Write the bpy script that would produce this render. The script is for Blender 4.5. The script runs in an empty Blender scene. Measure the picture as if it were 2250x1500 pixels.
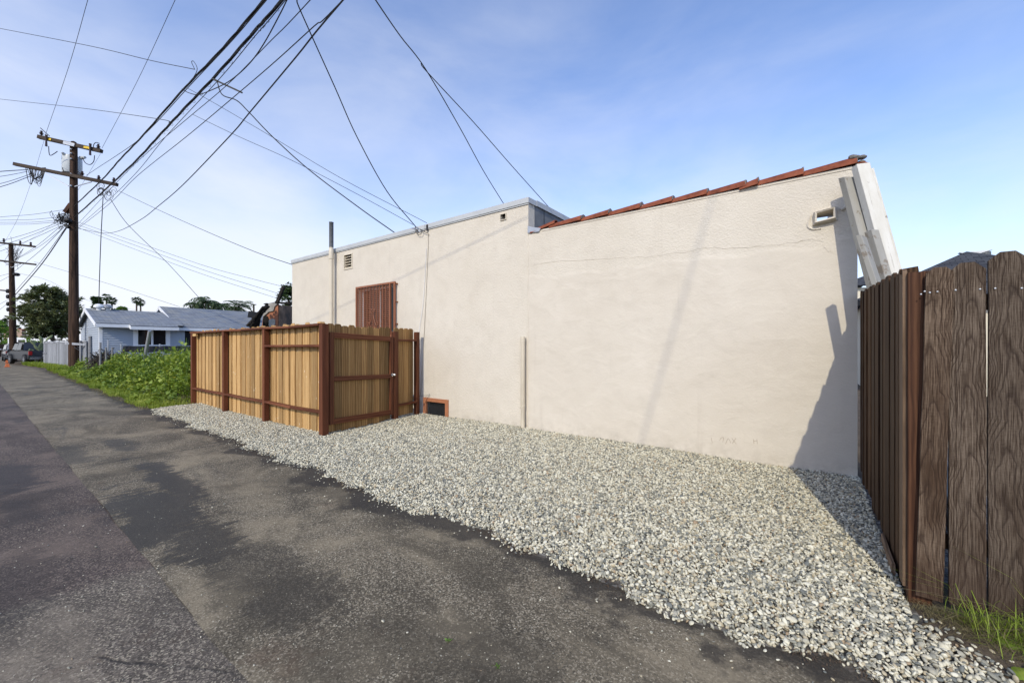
import bpy, bmesh, math, random
import numpy as np
from mathutils import Vector, Matrix, Quaternion

random.seed(7)
rng = np.random.default_rng(11)
S = bpy.context.scene
COL = S.collection

# ------------------------------------------------------------------ camera
YAW = math.radians(36.42)
HCAM = 1.5
cam_d = bpy.data.cameras.new('camera')
cam = bpy.data.objects.new('camera', cam_d)
COL.objects.link(cam)
cam.location = (0, 0, HCAM)
cam.rotation_euler = (math.radians(90), 0, YAW)
cam_d.sensor_width = 36.0
cam_d.lens = 881 / 2250 * 36.0
cam_d.shift_y = 10 / 2250
cam_d.clip_start = 0.05
cam_d.clip_end = 3000
S.camera = cam

# ------------------------------------------------------------------ sky, sun, exposure
LDIR = Vector((-0.244, 1.0, -0.744)).normalized()
sun_el = math.asin(-LDIR.z)
sun_rot = math.atan2(-LDIR.x, -LDIR.y)
W_ = bpy.data.worlds.new('World')
S.world = W_
W_.use_nodes = True
wn, wl = W_.node_tree.nodes, W_.node_tree.links
wn.clear()
w_out = wn.new('ShaderNodeOutputWorld')
w_bg = wn.new('ShaderNodeBackground')
w_bg.inputs['Strength'].default_value = 0.15
sky = wn.new('ShaderNodeTexSky')
sky.sky_type = 'NISHITA'
sky.sun_disc = False
sky.sun_elevation = sun_el
sky.sun_rotation = sun_rot
sky.altitude = 0
sky.air_density = 1.0
sky.dust_density = 0.9
sky.ozone_density = 2.4
tc = wn.new('ShaderNodeTexCoord')
sep = wn.new('ShaderNodeSeparateXYZ')
wl.new(tc.outputs['Generated'], sep.inputs[0])
mp = wn.new('ShaderNodeMapping')
mp.inputs['Scale'].default_value = (1.0, 1.0, 2.6)
wl.new(tc.outputs['Generated'], mp.inputs['Vector'])
cn = wn.new('ShaderNodeTexNoise')
cn.inputs['Scale'].default_value = 2.2
cn.inputs['Detail'].default_value = 7
cn.inputs['Roughness'].default_value = 0.55
cn.inputs['Distortion'].default_value = 0.3
wl.new(mp.outputs[0], cn.inputs['Vector'])


def wmath(op, a, b=None, clamp=False):
    n = wn.new('ShaderNodeMath')
    n.operation = op
    n.use_clamp = clamp
    for i, v in enumerate((a, b)):
        if v is None:
            continue
        if isinstance(v, (int, float)):
            n.inputs[i].default_value = v
        else:
            wl.new(v, n.inputs[i])
    return n.outputs[0]


# the cloud deck thickens towards the horizon and towards the west (-X)
low = wmath('SUBTRACT', 1.0, wmath('MULTIPLY', wmath('MAXIMUM', sep.outputs['Z'], 0.0), 1.25))
west = wmath('MULTIPLY', sep.outputs['X'], -0.30)
low4 = wmath('POWER', wmath('MAXIMUM', low, 0.0), 5.0)
dens = wmath('ADD', wmath('ADD', wmath('ADD', wmath('MULTIPLY', low, 0.66), wmath('MULTIPLY', low4, 0.40)), west), wmath('MULTIPLY', wmath('SUBTRACT', cn.outputs['Fac'], 0.5), 0.9))
fac = wn.new('ShaderNodeMapRange')
fac.interpolation_type = 'SMOOTHSTEP'
fac.inputs['From Min'].default_value = 0.03
fac.inputs['From Max'].default_value = 1.25
fac.inputs['To Min'].default_value = 0.0
fac.inputs['To Max'].default_value = 0.95
wl.new(dens, fac.inputs['Value'])
tint = wn.new('ShaderNodeMix')
tint.data_type = 'RGBA'
tint.blend_type = 'MULTIPLY'
tint.inputs['Factor'].default_value = 1.0
tint.inputs['B'].default_value = (1.02, 1.06, 1.24, 1)
wl.new(sky.outputs[0], tint.inputs['A'])
cm = wn.new('ShaderNodeMix')
cm.data_type = 'RGBA'
cm.inputs['B'].default_value = (4.4, 4.55, 4.95, 1)
wl.new(fac.outputs[0], cm.inputs['Factor'])
wl.new(tint.outputs['Result'], cm.inputs['A'])
wl.new(cm.outputs['Result'], w_bg.inputs['Color'])
wl.new(w_bg.outputs[0], w_out.inputs[0])

sun_d = bpy.data.lights.new('sun', 'SUN')
sun_d.energy = 2.05
sun_d.angle = math.radians(0.53)
sun_d.color = (1.0, 0.92, 0.74)
sun = bpy.data.objects.new('sun', sun_d)
COL.objects.link(sun)
sun.location = (10, -30, 30)
sun.rotation_euler = LDIR.to_track_quat('-Z', 'Y').to_euler()

S.view_settings.view_transform = 'Standard'
S.view_settings.look = 'None'
S.view_settings.exposure = 0.54
S.view_settings.gamma = 1.0
S.view_settings.use_curve_mapping = False
S.render.engine = 'CYCLES'

# ------------------------------------------------------------------ geometry helpers
FX, FY = -math.sin(YAW), math.cos(YAW)
RX, RY = math.cos(YAW), math.sin(YAW)


def P(px, py, Y=None, X=None, t=None, z=None):
    """a point of the place, from where it is seen in the picture plus one real coordinate"""
    r = (px - 1125) / 881
    v = (760 - py) / 881
    dx, dy = FX + r * RX, FY + r * RY
    if Y is not None:
        t = Y / dy
    elif X is not None:
        t = X / dx
    elif z is not None:
        t = (z - HCAM) / v
    return Vector((dx * t, dy * t, HCAM + v * t))


WLOC = {}


def link(o, parent=None, loc=None):
    COL.objects.link(o)
    if loc is None:
        loc = Vector((0, 0, 0))
    loc = Vector(loc)
    if parent is not None:
        o.parent = parent
        o.location = loc - WLOC[parent.name]
    else:
        o.location = loc
    WLOC[o.name] = loc
    return o


def tag(o, label=None, cat=None, group=None, kind=None):
    if label:
        o['label'] = label
    if cat:
        o['category'] = cat
    if group:
        o['group'] = group
    if kind:
        o['kind'] = kind
    return o


def thing(name, loc, label, cat, group=None):
    o = bpy.data.objects.new(name, None)
    o.empty_display_size = 0.2
    link(o, None, loc)
    return tag(o, label, cat, group)


def place(name, me, mat, parent=None, loc=(0, 0, 0), rot=None, **kw):
    """one object sharing mesh data"""
    o = bpy.data.objects.new(name, me)
    if mat is not None and not me.materials:
        me.materials.append(mat)
    link(o, parent, loc)
    if rot is not None:
        o.rotation_mode = 'QUATERNION'
        o.rotation_quaternion = rot
    return tag(o, **kw)


def newmesh(name, v, f, smooth=False):
    me = bpy.data.meshes.new(name)
    me.from_pydata([tuple(p) for p in v], [], [tuple(q) for q in f])
    if smooth:
        me.polygons.foreach_set('use_smooth', [True] * len(me.polygons))
    me.update()
    return me


class MB:
    def __init__(s):
        s.v, s.f = [], []

    def poly(s, pts):
        n = len(s.v)
        s.v += [Vector(p) for p in pts]
        s.f.append(list(range(n, n + len(pts))))
        return s

    def box(s, a, b):
        x0, y0, z0 = [min(a[i], b[i]) for i in range(3)]
        x1, y1, z1 = [max(a[i], b[i]) for i in range(3)]
        n = len(s.v)
        s.v += [Vector(p) for p in ((x0, y0, z0), (x1, y0, z0), (x1, y1, z0), (x0, y1, z0), (x0, y0, z1), (x1, y0, z1), (x1, y1, z1), (x0, y1, z1))]
        for q in ((0, 3, 2, 1), (4, 5, 6, 7), (0, 1, 5, 4), (1, 2, 6, 5), (2, 3, 7, 6), (3, 0, 4, 7)):
            s.f.append([n + i for i in q])
        return s

    def loft(s, rings, closed=True, caps=True):
        n = len(s.v)
        k = len(rings[0])
        for r in rings:
            s.v += [Vector(p) for p in r]
        for i in range(len(rings) - 1):
            for j in range(k if closed else k - 1):
                a, b = n + i * k + j, n + i * k + (j + 1) % k
                s.f.append([a, b, b + k, a + k])
        if caps and closed:
            s.f.append([n + j for j in reversed(range(k))])
            s.f.append([n + (len(rings) - 1) * k + j for j in range(k)])
        return s

    def tube(s, pts, r, k=6, caps=True):
        pts = [Vector(p) for p in pts]
        rs = r if isinstance(r, (list, tuple)) else [r] * len(pts)
        rings = []
        ref = None
        for i, p in enumerate(pts):
            d = (pts[min(i + 1, len(pts) - 1)] - pts[max(i - 1, 0)]).normalized()
            if ref is None:
                ref = Vector((0, 0, 1)) if abs(d.z) < 0.9 else Vector((1, 0, 0))
            a = d.cross(ref).normalized()
            b = d.cross(a).normalized()
            ref = -b if False else ref
            rings.append([p + rs[i] * (a * math.cos(2 * math.pi * j / k) + b * math.sin(2 * math.pi * j / k)) for j in range(k)])
        return s.loft(rings, True, caps)

    def beam(s, p0, p1, w, d, up=(0, 0, 1)):
        p0, p1 = Vector(p0), Vector(p1)
        z = (p1 - p0).normalized()
        x = z.cross(Vector(up))
        if x.length < 1e-4:
            x = Vector((1, 0, 0))
        x.normalize()
        y = z.cross(x)
        rings = [[p + x * a * w / 2 + y * b * d / 2 for a, b in ((-1, -1), (1, -1), (1, 1), (-1, 1))] for p in (p0, p1)]
        return s.loft(rings)

    def sphere(s, c, r, nu=8, nv=5, sc=(1, 1, 1)):
        c = Vector(c)
        rings = []
        for i in range(1, nv):
            th = math.pi * i / nv
            rings.append([c + Vector((r * sc[0] * math.sin(th) * math.cos(2 * math.pi * j / nu), r * sc[1] * math.sin(th) * math.sin(2 * math.pi * j / nu), -r * sc[2] * math.cos(th))) for j in range(nu)])
        return s.loft(rings)

    def lathe(s, c, prof, k=16):
        c = Vector(c)
        return s.loft([[c + Vector((r * math.cos(2 * math.pi * j / k), r * math.sin(2 * math.pi * j / k), z)) for j in range(k)] for r, z in prof])

    def prism(s, poly, ext):
        ext = Vector(ext)
        a = [Vector(p) for p in poly]
        return s.loft([a, [p + ext for p in a]])

    def build(s, name, mat, parent=None, smooth=False, origin=None, **kw):
        c = Vector(origin) if origin is not None else (sum(s.v, Vector((0, 0, 0))) / len(s.v))
        me = newmesh(name, [p - c for p in s.v], s.f)
        bm = bmesh.new()
        bm.from_mesh(me)
        bmesh.ops.recalc_face_normals(bm, faces=bm.faces)
        bm.to_mesh(me)
        bm.free()
        if smooth:
            me.polygons.foreach_set('use_smooth', [True] * len(me.polygons))
            try:
                me.set_sharp_from_angle(angle=math.radians(40))
            except Exception:
                pass
        return place(name, me, mat, parent, c, **kw)


def basis(p0, p1, up=(0, 0, 1)):
    """rotation that takes local Z to p0->p1 and local Y to the side nearest 'up'"""
    z = (Vector(p1) - Vector(p0)).normalized()
    y = Vector(up) - z * z.dot(Vector(up))
    if y.length < 1e-4:
        y = Vector((0, 1, 0))
    y.normalize()
    x = y.cross(z)
    return Matrix((x, y, z)).transposed().to_quaternion()


_bar = {}


def bar_mesh(w, d, L, ch=0.004):
    k = (round(w, 4), round(d, 4), round(L, 3), ch)
    if k not in _bar:
        a, b = w / 2, d / 2
        sec = [(-a + ch, -b), (a - ch, -b), (a, -b + ch), (a, b - ch), (a - ch, b), (-a + ch, b), (-a, b - ch), (-a, -b + ch)]
        m = MB().loft([[Vector((x, y, 0)) for x, y in sec], [Vector((x, y, L)) for x, y in sec]])
        _bar[k] = newmesh('bar', m.v, m.f)
    return _bar[k]


def bar(name, p0, p1, w, d, mat, parent, up=(0, 0, 1), ch=0.004, **kw):
    """a timber from p0 to p1: its grain runs along its local Z, d is its size along 'up'"""
    p0, p1 = Vector(p0), Vector(p1)
    me = bar_mesh(w, d, (p1 - p0).length, ch)
    if me.materials and me.materials[0] != mat:
        me = me.copy()
        me.materials.clear()
    return place(name, me, mat, parent, p0, basis(p0, p1, up), **kw)


def catmull(pts, n=8):
    pts = [Vector(p) for p in pts]
    if len(pts) < 3:
        return [pts[0].lerp(pts[1], i / n) for i in range(n + 1)]
    out = []
    q = [2 * pts[0] - pts[1]] + pts + [2 * pts[-1] - pts[-2]]
    for i in range(1, len(q) - 2):
        a, b, c, d = q[i - 1], q[i], q[i + 1], q[i + 2]
        for k in range(n):
            t = k / n
            out.append(0.5 * ((2 * b) + (c - a) * t + (2 * a - 5 * b + 4 * c - d) * t * t + (3 * b - a - 3 * c + d) * t ** 3))
    out.append(pts[-1])
    return out


def np_mesh(name, V, Fc, mat, smooth=False, parent=None, **kw):
    """fast mesh from numpy arrays (faces all with the same number of corners)"""
    me = bpy.data.meshes.new(name)
    nv, (nf, k) = len(V), Fc.shape
    if parent is not None:
        V = V - np.array(WLOC[parent.name])
    me.vertices.add(nv)
    me.vertices.foreach_set('co', V.astype(np.float32).ravel())
    me.loops.add(nf * k)
    me.loops.foreach_set('vertex_index', Fc.astype(np.int32).ravel())
    me.polygons.add(nf)
    me.polygons.foreach_set('loop_start', np.arange(0, nf * k, k, dtype=np.int32))
    me.polygons.foreach_set('loop_total', np.full(nf, k, dtype=np.int32))
    if smooth:
        me.polygons.foreach_set('use_smooth', np.ones(nf, dtype=bool))
    me.update(calc_edges=True)
    me.validate()
    o = bpy.data.objects.new(name, me)
    me.materials.append(mat)
    link(o, parent, WLOC[parent.name] if parent else (0, 0, 0))
    return tag(o, **kw)


def unit(a):
    return a / np.maximum(np.linalg.norm(a, axis=1, keepdims=True), 1e-9)


def leaf_arrays(pos, d, L, Wd, fold=0.25, roll=None):
    """folded diamond leaves: pos base (n,3), d direction (n,3), length and width (n,)"""
    n = len(pos)
    d = unit(d)
    rnd = rng.normal(size=(n, 3)) * 0.6 + np.array([0, 0, 1.0])
    s = unit(np.cross(d, rnd))
    up = unit(np.cross(s, d))
    L = np.broadcast_to(L, (n,))[:, None]
    Wd = np.broadcast_to(Wd, (n,))[:, None]
    base = pos
    tip = pos + d * L - up * L * 0.18
    mid = pos + d * L * 0.5 - up * Wd * fold * 0.5
    l = pos + d * L * 0.48 + s * Wd * 0.5 + up * Wd * fold
    r = pos + d * L * 0.48 - s * Wd * 0.5 + up * Wd * fold
    V = np.stack([base, l, mid, r, tip], axis=1).reshape(-1, 3)
    b = (np.arange(n) * 5)[:, None]
    Fc = np.concatenate([b + np.array([[0, 2, 1]]), b + np.array([[0, 3, 2]]), b + np.array([[1, 2, 4]]), b + np.array([[2, 3, 4]])])
    return V, Fc


def join(lst):
    Vs, Fs, o = [], [], 0
    for V, Fc in lst:
        Vs.append(V)
        Fs.append(Fc + o)
        o += len(V)
    return np.concatenate(Vs), np.concatenate(Fs)


def blade_arrays(pos, h, w, lean):
    """grass blades, two quads-as-triangles each"""
    n = len(pos)
    az = rng.uniform(0, 2 * np.pi, n)
    dirn = np.stack([np.cos(az), np.sin(az), np.zeros(n)], 1)
    side = np.stack([-np.sin(az), np.cos(az), np.zeros(n)], 1)
    h = np.broadcast_to(h, (n,))[:, None]
    w = np.broadcast_to(w, (n,))[:, None]
    lean = np.broadcast_to(lean, (n,))[:, None]
    up = np.array([[0, 0, 1.0]])
    a = pos - side * w / 2
    b = pos + side * w / 2
    m = pos + up * h * 0.6 + dirn * lean * h * 0.35
    c = m - side * w * 0.35
    d = m + side * w * 0.35
    t = pos + up * h * (1 - 0.25 * lean) + dirn * lean * h
    V = np.stack([a, b, c, d, t], 1).reshape(-1, 3)
    i = (np.arange(n) * 5)[:, None]
    Fc = np.concatenate([i + np.array([[0, 1, 3]]), i + np.array([[0, 3, 2]]), i + np.array([[2, 3, 4]])])
    return V, Fc


# ------------------------------------------------------------------ materials
class NT:
    def __init__(s, name):
        s.m = bpy.data.materials.new(name)
        s.m.use_nodes = True
        s.n, s.l = s.m.node_tree.nodes, s.m.node_tree.links
        s.b = s.n['Principled BSDF']
        s.out = s.n['Material Output']

    def new(s, t, **kw):
        n = s.n.new(t)
        for k, v in kw.items():
            if k in n.inputs.keys():
                s.set(n, k, v)
            else:
                setattr(n, k, v)
        return n

    def set(s, n, k, v):
        if hasattr(v, 'is_output') or isinstance(v, bpy.types.NodeSocket):
            s.l.new(v, n.inputs[k])
        elif isinstance(v, (tuple, list)) and len(v) == 3 and n.inputs[k].type == 'RGBA':
            n.inputs[k].default_value = (*v, 1)
        else:
            n.inputs[k].default_value = v

    def math(s, op, a, b=0.0, clamp=False):
        n = s.n.new('ShaderNodeMath')
        n.operation = op
        n.use_clamp = clamp
        s.set(n, 0, a)
        s.set(n, 1, b)
        return n.outputs[0]

    def mix(s, f, a, b, blend='MIX'):
        n = s.n.new('ShaderNodeMix')
        n.data_type = 'RGBA'
        n.blend_type = blend
        for k, v in (('Factor', f), ('A', a), ('B', b)):
            i = [q for q in n.inputs if q.name == k and (q.type == 'RGBA' or (k == 'Factor' and q.type == 'VALUE'))][0]
            if isinstance(v, bpy.types.NodeSocket):
                s.l.new(v, i)
            else:
                i.default_value = (*v, 1) if isinstance(v, (tuple, list)) and len(v) == 3 else v
        return [q for q in n.outputs if q.type == 'RGBA'][0]

    def ramp(s, f, stops, interp='LINEAR'):
        n = s.n.new('ShaderNodeValToRGB')
        n.color_ramp.interpolation = interp
        e = n.color_ramp.elements
        while len(e) < len(stops):
            e.new(0.5)
        for i, (p, c) in enumerate(stops):
            e[i].position = p
            e[i].color = (*c, 1) if isinstance(c, (tuple, list)) else (c, c, c, 1)
        s.l.new(f, n.inputs[0])
        return n.outputs[0]

    def noise(s, vec, scale, detail=4, rough=0.55, dist=0.0):
        n = s.new('ShaderNodeTexNoise')
        n.inputs['Scale'].default_value = scale
        n.inputs['Detail'].default_value = detail
        n.inputs['Roughness'].default_value = rough
        n.inputs['Distortion'].default_value = dist
        s.l.new(vec, n.inputs['Vector'])
        return n.outputs['Fac']

    def voro(s, vec, scale, feature='F1', out='Distance'):
        n = s.new('ShaderNodeTexVoronoi')
        n.feature = feature
        n.inputs['Scale'].default_value = scale
        s.l.new(vec, n.inputs['Vector'])
        return n.outputs[out]

    def mapping(s, vec, scale=(1, 1, 1), loc=(0, 0, 0), rot=(0, 0, 0)):
        n = s.new('ShaderNodeMapping')
        n.inputs['Scale'].default_value = scale
        n.inputs['Location'].default_value = loc
        n.inputs['Rotation'].default_value = rot
        s.l.new(vec, n.inputs['Vector'])
        return n.outputs[0]

    def pos(s):
        return s.new('ShaderNodeNewGeometry').outputs['Position']

    def objco(s, rand=True):
        """object coordinates, shifted by a random amount for each object"""
        tcn = s.new('ShaderNodeTexCoord')
        if not rand:
            return tcn.outputs['Object']
        oi = s.new('ShaderNodeObjectInfo')
        v = s.new('ShaderNodeVectorMath')
        v.operation = 'MULTIPLY_ADD'
        cmb = s.new('ShaderNodeCombineXYZ')
        for i in range(3):
            s.l.new(oi.outputs['Random'], cmb.inputs[i])
        s.l.new(cmb.outputs[0], v.inputs[0])
        v.inputs[1].default_value = (37.0, 53.0, 91.0)
        s.l.new(tcn.outputs['Object'], v.inputs[2])
        return v.outputs[0]

    def rand(s):
        return s.new('ShaderNodeObjectInfo').outputs['Random']

    def bump(s, h, strength=0.3, dist=0.01, normal=None):
        n = s.new('ShaderNodeBump')
        n.inputs['Strength'].default_value = strength
        n.inputs['Distance'].default_value = dist
        s.l.new(h, n.inputs['Height'])
        if normal is not None:
            s.l.new(normal, n.inputs['Normal'])
        return n.outputs[0]

    def fin(s, col=None, rough=None, normal=None, metal=None, spec=None):
        for k, v in (('Base Color', col), ('Roughness', rough), ('Normal', normal), ('Metallic', metal), ('Specular IOR Level', spec)):
            if v is not None:
                s.set(s.b, k, v)
        return s.m


def plain(name, col, rough=0.6, metal=0.0, var=0.12, scale=8.0, spec=0.4):
    t = NT(name)
    v = t.objco()
    n = t.noise(v, scale, 5, 0.6)
    c = t.ramp(n, [(0.25, tuple(x * (1 - var) for x in col)), (0.75, tuple(min(1, x * (1 + var)) for x in col))])
    return t.fin(c, rough, None, metal, spec)


def wood(name, dark, mid, light, rough=0.75, ring=1.0, bump=0.35, rvar=0.3, fleck=0.0):
    t = NT(name)
    co = t.objco()
    st = t.mapping(co, (1, 1, 0.05))
    warp = t.noise(t.mapping(co, (1, 1, 0.25)), 5.0, 2, 0.5)
    wav = t.new('ShaderNodeTexWave')
    wav.wave_type = 'BANDS'
    wav.bands_direction = 'X'
    wav.inputs['Scale'].default_value = 9.0 * ring
    wav.inputs['Distortion'].default_value = 9.0
    wav.inputs['Detail'].default_value = 2.5
    wav.inputs['Detail Scale'].default_value = 0.9
    t.l.new(t.mapping(co, (1, 0.6, 0.10)), wav.inputs['Vector'])
    fine = t.noise(st, 160, 4, 0.65)
    g = t.math('ADD', t.math('MULTIPLY', wav.outputs['Fac'], 0.45), t.math('MULTIPLY', fine, 0.55))
    g = t.math('ADD', t.math('MULTIPLY', g, 0.8), t.math('MULTIPLY', warp, 0.25))
    c = t.ramp(g, [(0.22, dark), (0.5, mid), (0.78, light)])
    k = t.ramp(t.rand(), [(0.0, (1 - rvar,) * 3), (1.0, (1 + rvar * 0.45,) * 3)])
    c = t.mix(1.0, c, k, 'MULTIPLY')
    sk = t.ramp(t.noise(t.mapping(co, (1, 1, 0.025)), 22, 5, 0.7), [(0.52, 0.0), (0.72, 0.75)])
    c = t.mix(sk, c, dark)
    sz = t.new('ShaderNodeSeparateXYZ')
    t.l.new(t.new('ShaderNodeTexCoord').outputs['Object'], sz.inputs[0])
    # knots
    kn = t.voro(t.mapping(co, (1, 1, 0.45)), 3.2)
    kf = t.ramp(kn, [(0.03, 1.0), (0.075, 0.0)])
    c = t.mix(t.math('MULTIPLY', kf, 0.7), c, dark)
    if fleck:
        fl = t.ramp(t.voro(t.mapping(co, (1, 1, 0.45)), 9.0), [(0.05, 1.0), (0.1, 0.0)])
        c = t.mix(t.math('MULTIPLY', fl, fleck), c, (0.85, 0.78, 0.62))
    return t.fin(c, rough, t.bump(g, bump, 0.004), spec=0.25)


def leafmat(name, a, b, c2, scale=3.0, trans=0.35, rough=0.5):
    t = NT(name)
    p = t.pos()
    n = t.math('ADD', t.math('MULTIPLY', t.noise(p, scale, 3), 0.55), t.math('MULTIPLY', t.noise(p, scale * 14, 2), 0.45))
    c = t.ramp(n, [(0.32, a), (0.5, b), (0.68, c2)])
    t.fin(c, rough, spec=0.35)
    tr = t.new('ShaderNodeBsdfTranslucent')
    t.l.new(t.mix(1.0, c, (1.0, 1.0, 0.45), 'MULTIPLY'), tr.inputs['Color'])
    mx = t.new('ShaderNodeMixShader')
    mx.inputs[0].default_value = trans
    t.l.new(t.b.outputs[0], mx.inputs[1])
    t.l.new(tr.outputs[0], mx.inputs[2])
    t.l.new(mx.outputs[0], t.out.inputs['Surface'])
    return t.m


M = {}


def mat_stucco():
    t = NT('cream_stucco')
    p = t.pos()
    sx = t.new('ShaderNodeSeparateXYZ')
    t.l.new(p, sx.inputs[0])
    big = t.noise(p, 0.9, 4, 0.6)
    med = t.noise(p, 3.5, 5, 0.6, 0.4)
    # the lower part of the right-hand wall was floated smooth under a wavering line
    edge = t.math('ADD', sx.outputs['Z'], t.math('MULTIPLY', t.math('SUBTRACT', t.noise(p, 2.4, 4), 0.5), 0.25))
    smooth_z = t.new('ShaderNodeMapRange', interpolation_type='SMOOTHSTEP')
    for k, v in (('From Min', 2.74), ('From Max', 2.66)):
        smooth_z.inputs[k].default_value = v
    t.l.new(edge, smooth_z.inputs['Value'])
    inx = t.new('ShaderNodeMapRange', interpolation_type='SMOOTHSTEP')
    for k, v in (('From Min', -4.08), ('From Max', -4.0)):
        inx.inputs[k].default_value = v
    t.l.new(sx.outputs['X'], inx.inputs['Value'])
    patch = t.math('MULTIPLY', smooth_z.outputs[0], inx.outputs[0])
    gr = t.noise(p, 42, 4, 0.6)
    fine = t.noise(p, 190, 2, 0.6)
    gram = t.math('SUBTRACT', 1.0, t.math('MULTIPLY', patch, 0.72))
    h = t.math('ADD', t.math('MULTIPLY', t.math('MULTIPLY', gr, gram), 0.9), t.math('MULTIPLY', fine, 0.22))
    trowel = t.noise(t.mapping(p, (1, 1, 1.4), rot=(0, 0.5, 0)), 2.6, 4, 0.45, 0.4)
    h2 = t.math('ADD', h, t.math('MULTIPLY', t.math('MULTIPLY', trowel, patch), 1.9))
    h2 = t.math('ADD', h2, t.math('MULTIPLY', patch, -0.22))
    c = t.mix(t.ramp(big, [(0.3, 0.0), (0.7, 1.0)]), (0.585, 0.530, 0.440), (0.64, 0.587, 0.497))
    c = t.mix(t.math('MULTIPLY', t.ramp(med, [(0.45, 0.0), (0.75, 1.0)]), 0.35), c, (0.495, 0.445, 0.37))
    c = t.mix(t.math('MULTIPLY', patch, 0.22), c, (0.54, 0.482, 0.405))
    # splashed dirt near the ground
    low = t.new('ShaderNodeMapRange')
    low.inputs['From Min'].default_value = 0.28
    low.inputs['From Max'].default_value = 0.0
    t.l.new(sx.outputs['Z'], low.inputs['Value'])
    dirt = t.math('MULTIPLY', low.outputs[0], t.ramp(t.noise(p, 9, 5, 0.65), [(0.4, 0.0), (0.7, 1.0)]))
    c = t.mix(t.math('MULTIPLY', dirt, 0.5), c, (0.33, 0.29, 0.23))
    # runs and small chips
    run = t.ramp(t.noise(t.mapping(p, (1, 1, 0.06)), 7.0, 5, 0.7), [(0.60, 0.0), (0.78, 1.0)])
    c = t.mix(t.math('MULTIPLY', run, 0.22), c, (0.38, 0.33, 0.27))
    chip = t.ramp(t.noise(p, 26, 3, 0.6), [(0.735, 0.0), (0.755, 1.0)])
    c = t.mix(t.math('MULTIPLY', chip, 0.35), c, (0.36, 0.31, 0.26))
    # hairline cracks
    ck = t.voro(t.mix(0.12, p, t.new('ShaderNodeTexNoise').outputs['Color']), 0.75, 'DISTANCE_TO_EDGE')
    cf = t.math('MULTIPLY', t.ramp(ck, [(0.0, 1.0), (0.004, 0.0)]), t.ramp(t.noise(p, 0.8, 2), [(0.5, 0.0), (0.62, 1.0)]))
    c = t.mix(t.math('MULTIPLY', cf, 0.05), c, (0.4, 0.34, 0.28))
    return t.fin(c, 0.9, t.bump(h2, 0.62, 0.016), spec=0.15)


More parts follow.
